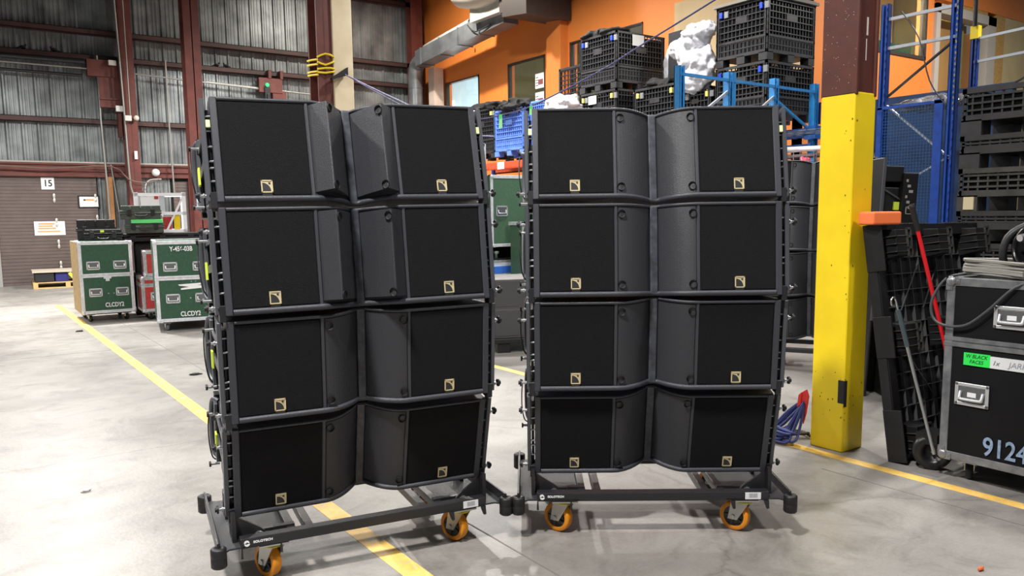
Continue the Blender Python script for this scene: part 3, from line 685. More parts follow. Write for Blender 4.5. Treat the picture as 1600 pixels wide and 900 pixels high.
f=MB(); f.bb(2.66,2.82,y-.004,y-.002,1.865,1.905,0); f.bb(2.61,2.655,y-.004,y-.002,1.865,1.90,1); f.bb(2.6,2.84,y-.004,y-.002,1.82,1.826,2); f.build('notice_print',[M_ori,M_dark,mat('faint print',(200,200,200),.6)],s)

# conduits, junction boxes, lamp and channel on the far wall
M_cond=mat('galvanised conduit',(150,150,146),.4,.5)
def pipe(label,pts,r,m=M_cond,sub=1,name='conduit',grp='conduits on the far wall'):
    f=MB(); f.tube(pts,r,8,0,sub); return tag(f.build(name,m),label,'pipe',grp)
pipe('conduit running down past the right edge of the brown loading door',[(3.06,20.5,5.08),(3.05,20.5,3.7),(3.09,20.5,2.0),(3.10,20.6,.2)],.022)
pipe('tall pale conduit left of the red wall column, bending at the bottom',[(3.40,20.25,8.5),(3.50,20.25,4.0),(3.52,20.25,2.6),(3.56,20.25,2.05),(3.74,20.25,1.80)],.022,sub=3)
pipe('thin conduit on the red wall column',[(3.62,20.22,6.4),(3.62,20.22,3.75)],.014)
pipe('pale conduit on the siding just left of the near red column',[(4.50,20.5,5.12),(4.50,20.5,3.6),(4.52,20.5,2.0)],.022)
pipe('thin conduit slanting in front of the wood post',[(3.20,20.55,2.68),(3.30,20.55,1.6)],.016)
pipe('upper horizontal pipe crossing the siding',[(-4,20.5,4.80),(3.0,20.5,4.78),(6.9,20.5,4.62)],.022)
pipe('lower horizontal pipe crossing the siding',[(-4,20.52,4.66),(2.75,20.52,4.62)],.035,M_rig)
pipe('dark spring tube of the raised door on the siding',[(-4,20.35,4.86),(2.78,20.35,4.90)],.06,M_rig)
pipe('horizontal pipe beside the near red column at green lamp height',[(5.4,20.5,4.70),(8.3,20.5,4.58)],.022)
f=MB(); f.bb(2.84,3.5,20.42,20.62,4.62,4.98); f.bb(3.05,3.5,20.45,20.62,3.95,4.62); f.bb(3.05,3.45,20.42,20.46,4.12,4.16); f.bb(3.40,3.47,20.42,20.62,3.3,3.95)
tag(f.build('steel_bracket_plate',M_redsteel),'red oxide door motor bracket plates between the two conduits','bracket')
f=MB(); f.bb(6.66,7.25,20.42,20.62,4.55,4.90); f.bb(6.90,6.97,20.4,20.6,4.9,5.1); f.bb(7.2,7.27,20.4,20.6,4.9,5.1); f.bb(7.0,7.35,20.44,20.6,4.3,4.6)
tag(f.build('steel_bracket_plate',M_redsteel),'red oxide bracket plates beside the green lamp','bracket')
f=MB(); f.lathe([(0,0),(.035,0),(.05,.03),(.035,.06),(0,.06)],(6.84,20.38,4.72),(0,-1,0),12); tag(f.build('green_indicator_lamp',mat('green lamp',(40,200,110),.4,emit=1.2)),'small green lamp on the far siding above the left stack','lamp')
f=MB(); f.bb(6.78,6.92,20.36,20.5,4.25,4.66); f.bb(6.82,6.88,20.3,20.4,4.35,4.5); tag(f.build('motor_box',M_rig,bevel=.01),'black motor box under the small green lamp','box')
jb='junction boxes on the far wall'
for x,y_,z,w,h,lb in ((3.34,20.36,4.92,.16,.11,'grey junction box on the upper red bracket'),(3.42,20.36,3.92,.15,.13,'white junction box below the red bracket'),(3.56,20.19,3.70,.14,.12,'white junction box on the tall conduit'),(3.18,20.42,4.24,.0,.0,'')):
    if w: f=MB(); f.bb(x-w/2,x+w/2,y_-.06,y_,z-h/2,z+h/2); tag(f.build('junction_box',mat('grey white box',(200,200,196),.5),bevel=.008),lb,'box',jb)
f=MB(); f.lathe([(0,-.03),(.05,-.03),(.06,0),(.05,.03),(0,.03)],(3.74,20.2,3.72),(0,-1,0),14); tag(f.build('round_sensor',mat('cream cap',(206,196,180),.5)),'round cap on the red wall column','sensor')
f=MB(); f.lathe([(0,.09),(.05,.08),(.085,.03),(.09,0)],(4.16,20.62,2.52),(0,-1,0),20); tag(f.build('round_wall_lamp',mat('white globe',(240,240,234),.4)),'round white wall lamp on the red steel band','lamp')
f=MB(); f.bb(3.66,3.72,20.24,20.29,2.80,2.98); tag(f.build('white_label_plate',M_white),'small white plate low on the red wall column','sign')
f=MB(); f.bb(3.07,3.21,20.55,20.68,0,2.40); tag(f.build('wood_post',mat('stained wood',(150,104,56),.6,rgb2=(120,80,42),scale=8)),'brown wood post beside the brown loading door','post')
pipe('grey hose arching from the round wall lamp to the white cart',[(4.25,20.5,2.36),(4.0,20.5,2.34),(3.88,20.45,2.2),(3.86,20.4,1.9),(3.86,20.4,1.5)],.022,sub=3,name='hose')
pipe('brown cable sagging along the red steel band',[(-2,20.5,2.72),(1.2,20.5,2.60),(2.0,20.5,2.57),(3.2,20.5,2.64),(3.5,20.2,2.33),(3.9,20.2,2.27),(4.2,20.5,2.36)],.012,mat('brown cable',(110,90,80),.6),3,'cable')
pg='pigeons sitting on the girts'
def bird(x,z,lb,face=1):
    f=MB(); y=20.66; f.blob((x,y,z+.075),(.10,.05,.055),5,.1,14,10); f.blob((x+face*.085,y,z+.15),(.034,.030,.034),2,.05,10,8); f.cyl((x+face*.05,y,z+.09),(x+face*.08,y,z+.14),.032,8,r2=.022); f.cyl((x+face*.11,y,z+.148),(x+face*.14,y,z+.142),.008,6,r2=.001)
    f.cyl((x-face*.07,y,z+.07),(x-face*.19,y,z+.03),.03,8,r2=.012); f.cyl((x-.02,y,z),(x-.02,y,z+.05),.005,5); f.cyl((x+.02,y,z),(x+.02,y,z+.05),.005,5)
    f.xf(Matrix.Translation((x,y,z))@Matrix.Scale(.62,4)@Matrix.Translation((-x,-y,-z)))
    tag(f.build('pigeon',M_dark),lb,'bird',pg)
bird(1.66,5.10,'dark bird on the girt nearest the left edge of the photo'); bird(2.24,5.10,'dark bird on the girt left of the two conduits',-1)
bird(5.72,5.10,'left bird of the pair right of the near red column'); bird(5.94,5.10,'right bird of the pair right of the near red column',-1)

# yellow rope on the near column, rope with green flags
f=MB()
for z,dz in ((3.48,.05),(3.42,-.03),(3.33,.02),(3.29,.0)):
    f.tube([(4.07,10.135,z),(4.18,10.13,z+dz),(4.285,10.115,z+.02),(4.29,10.3,z),(4.29,10.46,z),(4.07,10.46,z),(4.07,10.135,z-.03)],.014,6,0,2)
tag(f.build('yellow_rope',mat('yellow rope',(226,196,28),.6)),'yellow rope wound around the red column above the left stack','rope')
f=MB(); f.prism([(0,0),(.22,.07),(.22,.17),(.0,.02)],lambda a,b:Vector((4.22+a,10.02,3.20+b)),lambda a,b:Vector((4.22+a,10.10,3.20+b))); tag(f.build('steel_angle_bracket',M_dark),'small dark angle bracket on the cream casing of the column','bracket')
RP=[(4.4,10.1,3.30),(4.4,8.92,2.865),(4.4,8.0,2.56),(4.4,6.99,2.396),(4.4,6.37,2.386),(4.4,5.94,2.414),(4.4,5.08,2.57),(4.4,4.57,2.698),(4.4,3.85,2.878),(4.4,2.95,3.12)]
f=MB(); f.tube(RP,.0065,6,0,4); tag(f.build('hanging_rope',mat('violet grey rope',(74,74,120),.6)),'blue violet rope slung between the columns above the speaker stacks','rope')
f=MB(); f.tube([(4.4,10.1,3.30),(4.38,9.0,2.93),(4.36,8.0,2.60),(4.4,7.3,2.30),(4.42,6.6,2.20)],.006,5,0,4); tag(f.build('hanging_rope',mat('pale violet rope',(150,150,196),.6)),'thin second strand hanging below the slung rope','rope')
fg='green ribbon tags on the slung rope'
for (y,z,l,lb) in ((7.02,2.395,.10,'green ribbon tag on the rope in front of the black crates'),(6.44,2.388,.13,'green ribbon tag on the rope in front of the blue crate'),(5.95,2.412,.08,'green ribbon tag on the rope above the left edge of the right stack')):
    f=MB(); f.prism([(-.022,0),(.022,0),(.030,-l),(-.026,-l*.95)],lambda a,b:Vector((4.39,y+a,z+b)),lambda a,b:Vector((4.393,y+a+.002,z+b)))
    f.prism([(-.012,-.0),(.014,-.0),(.012,-l*.3),(-.014,-l*.3)],lambda a,b:Vector((4.386,y+a,z+b)),lambda a,b:Vector((4.389,y+a,z+b)),1)
    tag(f.build('ribbon_tag',[mat('pale green ribbon',(150,232,150),.6),mat('strong green ribbon',(52,220,90),.6)]),lb,'tag',fg)

# ------------------------------------------------------------------ ducts on the orange wall
M_duct=mat('galvanised duct',(150,154,158),.35,.6,rgb2=(112,116,122),scale=2.5)
M_wrap=mat('light duct wrap',(206,206,200),.5,.2,rgb2=(176,174,160),scale=3)
d=thing('air_duct','galvanised rectangular duct sloping along the orange wall with an elbow going down','duct')
def slab(y0,z0,y1,z1,x0,x1,h,mb,m=0):
    vs=[(x,y,z+k) for x in (x0,x1) for (y,z) in ((y0,z0),(y1,z1)) for k in (0,h)]
    mb.add(vs,[(0,1,3,2),(4,6,7,5),(0,2,6,4),(1,5,7,3),(0,4,5,1),(2,3,7,6)],m)
f=MB(); slab(19.6,5.40,17.4,5.58,10.62,11.02,.40,f); slab(17.38,5.58,15.4,5.73,10.62,11.02,.40,f)
for y,z in ((19.3,5.42),(18.3,5.50),(17.39,5.575),(16.4,5.65)): slab(y+.02,z-.012,y-.02,z-.01,10.60,11.04,.43,f)
f.build('duct_run',M_duct,d)
f=MB(); f.tube([(10.85,19.7,5.58),(10.86,19.95,5.5),(10.87,20.08,5.25),(10.88,20.1,4.9),(10.88,20.1,3.4)],.20,18,0,4)
for z in (4.9,4.3,3.7): f.cyl((10.88,20.1,z),(10.88,20.1,z+.03),.212,18)
f.build('duct_elbow',M_duct,d)
f=MB(); f.tube([(10.85,19.4,5.86),(10.82,18.6,5.93),(10.8,17.5,6.02),(10.78,16.6,6.1)],.10,12,0,3); f.build('flexible_sleeve',M_wrap,d)
f=MB(); f.tube([(10.6,16.9,5.95),(10.56,16.5,5.72),(10.6,15.9,5.78)],.015,6,0,3); f.build('hanging_wire',M_rubber,d)
d=thing('duct_box','large dark bottomed duct box with a round pipe above the second office window','duct')
f=MB(); slab(16.55,5.92,15.3,5.92,10.45,11.2,.30,f); f.build('pale_box',M_wrap,d)
f=MB(); slab(15.25,5.86,15.05,5.86,10.4,11.2,.75,f,0); slab(15.0,5.72,14.1,5.62,10.3,11.5,1.2,f,0); f.build('dark_box',mat('dark sheet steel',(74,66,62),.5,.3),d)
f=MB(); f.tube([(10.5,16.9,6.75),(10.5,15.9,6.55),(10.45,14.9,6.75),(10.4,14.4,7.2)],.42,26,0,4); f.build('round_pipe',mat('cream metal',(196,190,178),.45,.2),d)
f=MB(); 
for k in range(9): f.tube([(11.44,18.0+.02*(k%2),5.75+.11*k),(11.42,18.0+.02*((k+1)%2),5.80+.11*k)],.010,5,0,1)
f.blob((11.42,18.0,5.74),(.03,.03,.04),3,.1,8,6); tag(f.build('hanging_chain',mat('brass chain',(170,130,90),.4,.6)),'short brass chain hanging above the duct on the orange wall','chain')
# notices in the second window
for z0,lb in ((4.35,'upper notice sheet taped inside the second office window'),(3.92,'lower notice sheet taped inside the second office window')):
    f=MB(); f.bb(OX+.025,OX+.032,15.13,15.50,z0,z0+.34)
    o=tag(f.build('paper_notice',M_white),lb,'paper','notices in the office window')
    f=MB(); f.bb(OX+.021,OX+.025,15.2,15.38,z0+.08,z0+.2,0)
    for k in range(4): f.bb(OX+.021,OX+.025,15.38,15.48,z0+.06+.06*k,z0+.08+.06*k,1)
    f.build('notice_print',[mat('red brown print',(130,70,70),.6),mat('grey print',(90,90,96),.6)],o)
# ------------------------------------------------------------------ bulk crates
def crate_mb(w,d,h,collapsed=False,nx=None):
    mb=MB(); ft=.11; t=.014; zb=ft
    for fx in (.0,.5,1.0):
        for fy in (0,.5,1.0):
            x=fx*(w-.14); y=fy*(d-.14); mb.bb(x,x+.14,y,y+.14,0,ft)
    mb.bb(0,w,0,d,ft-.01,ft+.035)
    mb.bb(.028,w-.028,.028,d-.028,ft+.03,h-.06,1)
    def side(L,place):
        # horizontals, then verticals, then a denser band at the base
        n=max(4,int((h-ft)/.085)); zs=[ft+.02+(h-ft-.03)*k/n for k in range(n+1)]
        for k,z in enumerate(zs): place(0,L,z-.007,z+.007,.020)
        m=int(L/.065)
        for k in range(m+1):
            x=.0+L*k/m; place(max(0,x-.006),min(L,x+.006),ft,h-.01,.014)
        if not collapsed:
            z2=ft+.30*(h-ft)
            place(0,L,z2-.016,z2+.016,.028)
            for k in range(m*2):
                x=L*(k+.5)/(m*2); place(x-.004,x+.004,ft+.02,z2,.018)
            place(.0,.05,ft,h,.026); place(L-.05,L,ft,h,.026)
            place(L*.40,L*.62,z2+(h-z2)*.45,z2+(h-z2)*.62,.019)
        place(0,L,h-.035,h,.028)
    side(w,lambda a,b,z0,z1,q: mb.bb(a,b,.028-q,.030,z0,z1))
    side(w,lambda a,b,z0,z1,q: mb.bb(a,b,d-.030,d-.028+q,z0,z1))
    side(d,lambda a,b,z0,z1,q: mb.bb(.028-q,.030,a,b,z0,z1))
    side(d,lambda a,b,z0,z1,q: mb.bb(w-.030,w-.028+q,a,b,z0,z1))
    return mb
def bulk_crate(label,loc,w,d,h,m,group,latch=None,card=None,collapsed=False,name='bulk_crate',yaw=0):
    r=thing(name,label,'crate',loc,yaw,group)
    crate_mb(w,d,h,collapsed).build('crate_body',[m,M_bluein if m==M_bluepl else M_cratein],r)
    if latch:
        for (x,y,sx) in ((-.004,d*.90,0),(-.004,d*.12,0)):
            f=MB(); f.bb(x-.012,x+.02,y-.024,y+.024,h-.15,h-.07); f.build('latch',latch,r,bevel=.004)
            f=MB(); f.bb(x-.008,x+.02,y-.13,y-.06,h-.16,h-.07); f.build('latch_plate',mat('grey plate',(120,122,124),.5),r,bevel=.004)
    if card:
        for (face,a,z,ww,hh) in card:
            f=MB()
            if face=='x': f.bb(-.012,-.004,a,a+ww,z,z+hh)
            else: f.bb(a,a+ww,-.012,-.004,z,z+hh)
            f.build('label_card',M_white,r)
    return r
M_bl=mat('blue latch',(24,64,200),.5); M_yl=mat('pale latch yellow',(220,210,110),.5); M_crate=mat('crate rib plastic',(50,50,53),.42,rgb2=(36,36,38),scale=10)
gk='black bulk crates stacked above the rack'
cw,cdp=1.10,.92
# first pile (behind the left half of the right stack)
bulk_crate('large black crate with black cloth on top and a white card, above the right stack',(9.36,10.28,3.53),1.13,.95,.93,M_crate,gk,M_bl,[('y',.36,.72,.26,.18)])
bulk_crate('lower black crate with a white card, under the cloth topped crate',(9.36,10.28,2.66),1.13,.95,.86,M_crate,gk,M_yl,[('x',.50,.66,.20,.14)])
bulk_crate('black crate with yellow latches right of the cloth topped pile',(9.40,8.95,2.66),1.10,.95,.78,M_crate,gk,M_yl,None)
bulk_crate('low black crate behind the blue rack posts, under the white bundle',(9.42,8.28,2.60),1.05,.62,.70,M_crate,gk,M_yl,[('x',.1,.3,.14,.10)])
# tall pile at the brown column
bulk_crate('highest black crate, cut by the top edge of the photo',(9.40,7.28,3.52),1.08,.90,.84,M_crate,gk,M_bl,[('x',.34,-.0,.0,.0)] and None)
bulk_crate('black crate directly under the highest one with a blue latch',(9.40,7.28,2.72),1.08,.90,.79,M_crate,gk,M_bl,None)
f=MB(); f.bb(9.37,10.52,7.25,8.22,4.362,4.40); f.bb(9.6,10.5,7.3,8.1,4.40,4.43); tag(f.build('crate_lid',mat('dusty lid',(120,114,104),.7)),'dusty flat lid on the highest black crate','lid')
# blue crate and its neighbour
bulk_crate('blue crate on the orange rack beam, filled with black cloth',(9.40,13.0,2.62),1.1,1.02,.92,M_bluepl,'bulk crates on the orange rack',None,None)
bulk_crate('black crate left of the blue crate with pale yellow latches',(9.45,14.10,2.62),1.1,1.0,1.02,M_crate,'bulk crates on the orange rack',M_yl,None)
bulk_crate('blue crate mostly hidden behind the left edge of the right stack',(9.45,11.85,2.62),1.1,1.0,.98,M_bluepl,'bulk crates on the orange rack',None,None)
# open black basket leaning behind
f=MB()
for k in range(8): f.bb(9.55,9.57,11.30+.1*k-.008,11.30+.1*k+.008,3.55,4.05)
for k in range(7): f.bb(9.54,9.57,11.28,12.02,3.55+.083*k-.008,3.55+.083*k+.008)
f.bb(9.53,9.58,11.26,11.30,3.5,4.1); f.bb(9.53,9.58,12.0,12.04,3.5,4.1); f.bb(9.53,9.58,11.26,12.04,4.06,4.10); f.bb(9.53,9.58,11.26,12.04,3.5,3.55)
tag(f.build('plastic_basket_side',M_blackpl),'black grid panel standing left of the cloth topped crate','panel')
def cloth(label,c,r,seed,m=M_cloth,name='cloth_heap',cat='cloth',grp='black cloths on the crates',n=3,amp=.35):
    f=MB(); rnd=random.Random(seed)
    for k in range(n): f.blob((c[0]+rnd.uniform(-.3,.3)*r[0],c[1]+(k-(n-1)/2)*r[1]*1.3/n,c[2]+rnd.uniform(-.02,.03)),(r[0],r[1]*1.2/n**.5,r[2]),seed+k,amp,24,14,2.0)
    o=f.build(name,m); rm=o.modifiers.new('remesh','REMESH'); rm.mode='VOXEL'; rm.voxel_size=.025; rm.use_smooth_shade=True
    return tag(o,label,cat,grp)
cloth('black cloth heaped on the crate left of the blue crate',(9.8,14.5,3.66),(.35,.55,.13),11)
cloth('black cloth spilling over the top of the blue crate',(9.62,13.4,3.56),(.28,.42,.14),21)
cloth('black cloth draped on the top crate in front of the third window',(9.75,10.85,4.50),(.30,.45,.10),31)
cloth('black cloth lying on the crate right of the pile',(9.95,9.55,3.48),(.40,.42,.12),41)
cloth('grey plastic sheet bunched left of the lower crate pile',(9.25,11.55,3.36),(.16,.42,.16),51,mat('grey clear plastic',(196,190,196),.3,bump=.8,bscale=16),'plastic_sheet','plastic','plastic sheets on the rack')
def bundle(label,pts,seed,m=M_plastic):
    f=MB()
    for i,(c,r) in enumerate(pts): f.blob(c,r,seed+i,.16,28,18,2.4)
    o=f.build('plastic_bundle',m); rm=o.modifiers.new('remesh','REMESH'); rm.mode='VOXEL'; rm.voxel_size=.022; rm.use_smooth_shade=True
    tx=bpy.data.textures.new('folds','CLOUDS'); tx.noise_scale=.12; dm=o.modifiers.new('folds','DISPLACE'); dm.texture=tx; dm.strength=.07
    return tag(o,label,'bundle','white plastic bundles by the crates')
bundle('large white plastic wrapped bundle between the two crate piles',[((9.45,8.72,3.80),(.20,.20,.34)),((9.45,8.62,4.05),(.22,.22,.20)),((9.42,8.88,3.92),(.17,.22,.16)),((9.45,8.45,4.13),(.18,.20,.12)),((9.45,8.50,3.60),(.22,.25,.30)),((9.45,8.62,3.38),(.2,.24,.16))],61)
bundle('narrow white plastic strip beside the cloth topped crate',[((10.3,9.95,3.85),(.10,.12,.38)),((10.32,9.9,3.6),(.10,.14,.2))],71)
f=MB(); f.bb(9.9,10.0,9.35,9.62,3.45,4.35); f.bb(9.89,9.9,9.42,9.52,4.1,4.2,1); tag(f.build('black_case_end',[M_blackpl,M_white],bevel=.01),'upright black panel with white sticker left of the white bundle','panel')

# rack that carries them: orange beams, then the blue end frame
rk=thing('storage_rack','storage rack with orange beams along the orange wall','rack')
for y0,y1 in ((9.75,15.6),):
    for x in (9.36,10.42):
        for z in ((2.36,) if y0>9 else (2.30,)):
            f=MB(); f.bb(x,x+.06,y0+.08,y1-.08,z,z+.14); f.bb(x,x+.075,y0+.08,y1-.08,z,z+.03); f.build('beam',M_rackor,rk,bevel=.003)
for y in (9.67,15.65):
    for x in (9.34,10.42):
        f=MB(); f.bb(x,x+.09,y-.04,y+.04,0,2.62); f.build('post',M_racknavy,rk)
f=MB()
for k in range(60): f.bb(9.38,10.46,6.3+.155*k,6.308+.155*k,2.50,2.51)
for k in range(6): f.bb(9.40+.2*k,9.408+.2*k,6.3,15.6,2.50,2.51)
f.build('wire_deck',mat('wire deck',(120,120,124),.4,.6),rk)
f=MB(); f.bb(9.350,9.358,13.62,13.86,2.36,2.50); f.build('white_label',M_white,rk)
# blue end frames of the rack, standing higher than the deck
rb=thing('blue_rack_frame','light blue rack end frame with four posts and a top rail above the right stack','rack')
PX=[7.40,8.29,9.21,10.10]; FY=7.0
for i,x in enumerate(PX):
    f=MB(); zt=3.20 if i!=3 else 3.20
    w=.085; f.bb(x-w/2,x-w/2+.006,FY-.05,FY+.05,0,zt); f.bb(x+w/2-.006,x+w/2,FY-.05,FY+.05,0,zt); f.bb(x-w/2,x+w/2,FY+.04,FY+.05,0,zt); f.bb(x-w/2,x-.016,FY-.05,FY-.044,0,zt); f.bb(x+.016,x+w/2,FY-.05,FY-.044,0,zt)
    for k in range(12): f.bb(x-.026,x-.018,FY-.056,FY-.05,zt-.06-.075*k,zt-.03-.075*k)
    f.build('post',M_cyan,rb)
    if i==1 or i==0:
        f=MB(); f.bb(x+.052,x+.10,FY-.04,FY+.04,0,zt); 
        if i==1: f.build('post',M_cyan,rb)
f=MB(); f.bar((PX[0],FY-.03,3.10),(PX[3],FY-.03,3.085),.035,.035); f.build('top_rail',M_cyan,rb)
for a,b in ((((PX[0]+.2),2.55),(PX[1],2.98)),((PX[1]+.25,2.55),(PX[2],2.98)),((PX[3]-.18,2.60),(PX[2],2.93))):
    f=MB(); f.bar((a[0],FY-.02,a[1]),(b[0],FY-.02,b[1]),.03,.03); f.build('brace',M_cyan if a[0]>9 else M_brace,rb)
f=MB(); f.bb(10.02,10.10,6.98,8.9,2.47,2.60); f.bb(10.02,10.12,6.98,8.9,2.47,2.49); f.build('beam',M_rackblue,rb)
f=MB(); f.bb(10.02,10.10,6.98,8.9,2.28,2.38); f.build('beam',M_rackblue,rb)
f=MB(); f.bb(10.0,10.16,6.90,7.08,2.44,2.62); f.build('beam_end_plate',M_rackblue,rb)
f=MB(); f.bb(10.16,10.165,6.93,7.05,2.65,2.95); f.build('sign_plate',mat('navy sign',(24,28,86),.5),rb)
# shelf goods between the right stack and the yellow column
f=MB(); f.bb(9.0,10.6,6.2,7.6,1.90,1.93)
for k in range(14): f.bb(8.98,8.99,6.2+.1*k,6.206+.1*k,1.93,2.2)
for k in range(12): f.bb(9.0+.13*k,9.006+.13*k,6.18,6.19,1.93,2.2)
for k in range(5): f.bb(8.98,10.6,6.18,6.19,1.95+.06*k,1.956+.06*k); f.bb(8.98,8.99,6.18,7.6,1.95+.06*k,1.956+.06*k)
for x,y in ((8.98,6.19),(10.55,6.19),(8.98,7.55),(10.55,7.55)): f.bb(x,x+.05,y,y+.05,0,1.93)
tag(f.build('wire_basket',mat('wire grey',(150,150,152),.4,.5)),'wire basket table holding red bundles, right of the right stack','basket')
rd=mat('pink red bag',(222,62,96),.5,bump=.6,bscale=20)
for i,(x,y,z,s) in enumerate(((9.12,6.98,2.02,.09),(9.2,6.80,2.0,.06),(9.15,6.62,2.0,.055),(9.10,6.42,2.02,.085))):
    f=MB(); f.blob((x,y,z),(s,s,s*1.1),80+i,.3,16,12); tag(f.build('red_bag',rd if i!=2 else mat('grey pouch',(150,140,150),.6)),['pink red bag at the left end of the wire basket','small red pouch second in the wire basket','grey pouch between the red bags in the wire basket','pink red bag next to the yellow column'][i],'bag','bags in the wire basket')
f=MB(); f.tube([(9.3,7.4,2.28),(9.3,6.3,2.24)],.035,10,0,1); tag(f.build('white_tube',M_white),'white tube lying above the wire basket','tube')
f=MB(); f.tube([(9.45,7.4,2.18),(9.4,6.3,2.16)],.03,10,0,1); tag(f.build('dark_tube',mat('maroon tube',(70,34,40),.5)),'dark maroon tube lying under the white one','tube')

# ------------------------------------------------------------------ between the two stacks
G=flight_case('upright_flight_case','tall green case with one handle standing behind the gap between the stacks','flight case',(6.355,9.6,0),0,1.05,.8,.98,2.0,(),M_green2,M_aluw,M_green2,[(.19,1.49,.20,.15)],None,casters=False)
f=MB(); f.bb(0,1.05,.35,.8,.80,.98); f.bb(0,1.05,0,.36,.795,.815); f.bb(0,.03,0,.35,.8,.98); f.build('dark_recess',M_blackpl,G)
f=MB(); f.lathe([(0,0),(.03,0),(.02,.05),(.045,.07),(.045,.10),(0,.10)],(.14,.10,.815),(0,0,1),14); f.build('pale_fitting',mat('pale green metal',(160,180,164),.4,.4),G)
f=MB(); f.bb(0,1.05,.0,.8,0,.79); f.bb(.0,.56,-.012,0,.60,.70,1); f.bb(.02,.27,-.010,0,.30,.46,2); f.bb(.0,.62,-.008,0,.76,.79,3)
tag(f.build('white_case_base',[mat('pale case panel',(206,214,224),.5),mat('blue tape',(54,110,210),.5),mat('white docket',(232,236,240),.6),M_alu],None,loc=(6.33,9.6,0),bevel=0),'white case with a blue tape stripe under the green case','case')
f=MB(); f.bb(6.17,6.22,9.5,9.56,.75,2.42); f.bb(5.6,5.65,9.5,9.56,.75,2.42)
for z in (.8,1.62,2.02,2.18,2.38): f.bb(5.6,6.2,9.5,9.55,z,z+.05)
for z0,z1 in ((.85,1.62),(1.67,2.02),(2.07,2.18),(2.23,2.38)): f.bb(5.65,6.17,9.53,9.56,z0,z1,1)
f.bb(5.6,6.22,9.56,10.2,.0,2.42,1)
o=tag(f.build('upright_rack_case',[M_aluw,mat('grey green panel',(120,132,130),.5)]),'tall aluminium edged case seen beside the right edge of the left stack','flight case')
o2=thing('open_flight_case','low green case with aluminium edge in front of the tall green case','flight case',(6.60,9.15,0),0)
f=MB(); f.bb(.02,.7,.02,.35,.1,1.30); f.build('panel_body',M_green2,o2)
f=MB(); f.bb(0,.09,0,.04,.1,1.34); f.bb(0,.7,0,.04,1.27,1.34); f.bb(0,.05,0,.37,1.29,1.34); f.bb(0,.7,0,.04,.1,.14); f.build('edge_frame',M_aluw,o2)
for x in (.1,.6):
    for y in (.08,.28): swivel(o2,x,y,.10,.045,.03)
f=MB(); f.cyl((6.55,9.0,1.02),(6.75,9.0,.80),.022,10,0); f.cyl((6.53,9.0,1.04),(6.56,9.0,1.01),.03,10,1); f.tube([(6.75,9.0,.80),(6.83,8.99,.66),(6.84,9.0,.3),(6.8,9.0,.02)],.010,6,0,4)
tag(f.build('cable_plug',[M_rubber,mat('pale plug end',(180,190,170),.5)]),'hanging cable plug in front of the green case, left of the right stack','plug')
# grey subwoofers on a black dolly
M_sub=mat('grey subwoofer paint',(84,82,84),.5,bump=.35,bscale=300)
gs='grey subwoofers stacked on the low dolly'
def sub(label,z):
    r=thing('subwoofer',label,'loudspeaker',(4.60,6.95,z),radians(-22),gs)
    f=MB(); f.pz([(0,.0),(1.0,0),(1.0,.75),(.16,.75),(0,.6)],.0,.305); f.build('enclosure',M_sub,r,bevel=.014,seg=3)
    f=MB(); f.bb(.02,.98,-.006,.0,.02,.285); f.build('grille',mat('grey sub grille',(70,69,72),.8,bump=.5,bscale=400),r)
    f=MB(); f.bb(.36,.44,-.012,.0,.01,.295); f.cyl((.40,-.012,.08),(.40,-.03,.08),.02,12,1); f.cyl((.40,-.012,.22),(.40,-.03,.22),.02,12,1); f.build('connector_plate',[M_rig,M_silver],r)
    f=MB(); f.bb(.365,.395,-.016,-.012,.12,.14,0); f.bb(.365,.405,-.016,-.012,.16,.19,0); f.build('white_marking',M_white,r)
sub('lower grey subwoofer on the black dolly between the stacks',.155); sub('upper grey subwoofer between the stacks, pale top showing',.463)
r=thing('low_dolly','low black dolly under the grey subwoofers','dolly',(4.56,6.90,0),radians(-22))
f=MB(); f.bb(0,1.08,.0,.8,.10,.152); f.build('deck',M_rubber,r,bevel=.008)
for x in (.06,.9):
    for y in (.02,.62): f=MB(); f.pz([(x,y),(x+.14,y),(x+.14,y+.14),(x,y+.14)],.0,.10); f.build('foot_block',M_rubber,r,bevel=.01)
f=MB(); f.bb(.985,.995,-.14,.02,.02,.33); o=tag(f.build('pale_strap',mat('pale strap',(200,196,186),.7),None,loc=(4.0,7.35,0)),'pale strap dangling by the low dolly','strap')
f=MB(); f.blob((4.45,7.25,.34),(.10,.14,.33),91,.06,20,14); f.bb(4.33,4.57,7.10,7.40,.0,.05,1); tag(f.build('grey_bin',[mat('pale grey moulded plastic',(150,152,156),.5),M_dark]),'pale grey rounded bin beside the grey subwoofers','bin')
def loop(label,c,n,r,rad,m,seed,name='cable_loop',grp=None,flat=.5,tail=None,cat='cable'):
    rnd=random.Random(seed); f=MB()
    for k in range(n):
        a0=rnd.uniform(0,6.28); rr=r*rnd.uniform(.75,1.1); ox,oy=rnd.uniform(-.02,.02),rnd.uniform(-.02,.02); tz=rnd.uniform(-1,1)*.5
        P=[(c[0]+ox+rr*cos(a0+2*pi*i/12),c[1]+oy+rr*sin(a0+2*pi*i/12)*flat,c[2]+rad+.008*k+abs(tz)*.03*(1+sin(a0*2+2*pi*i/12))) for i in range(13)]
        f.tube(P,rad,6,0,3)
    if tail: f.tube(tail,rad,6,0,4)
    return tag(f.build(name,m),label,cat,grp)

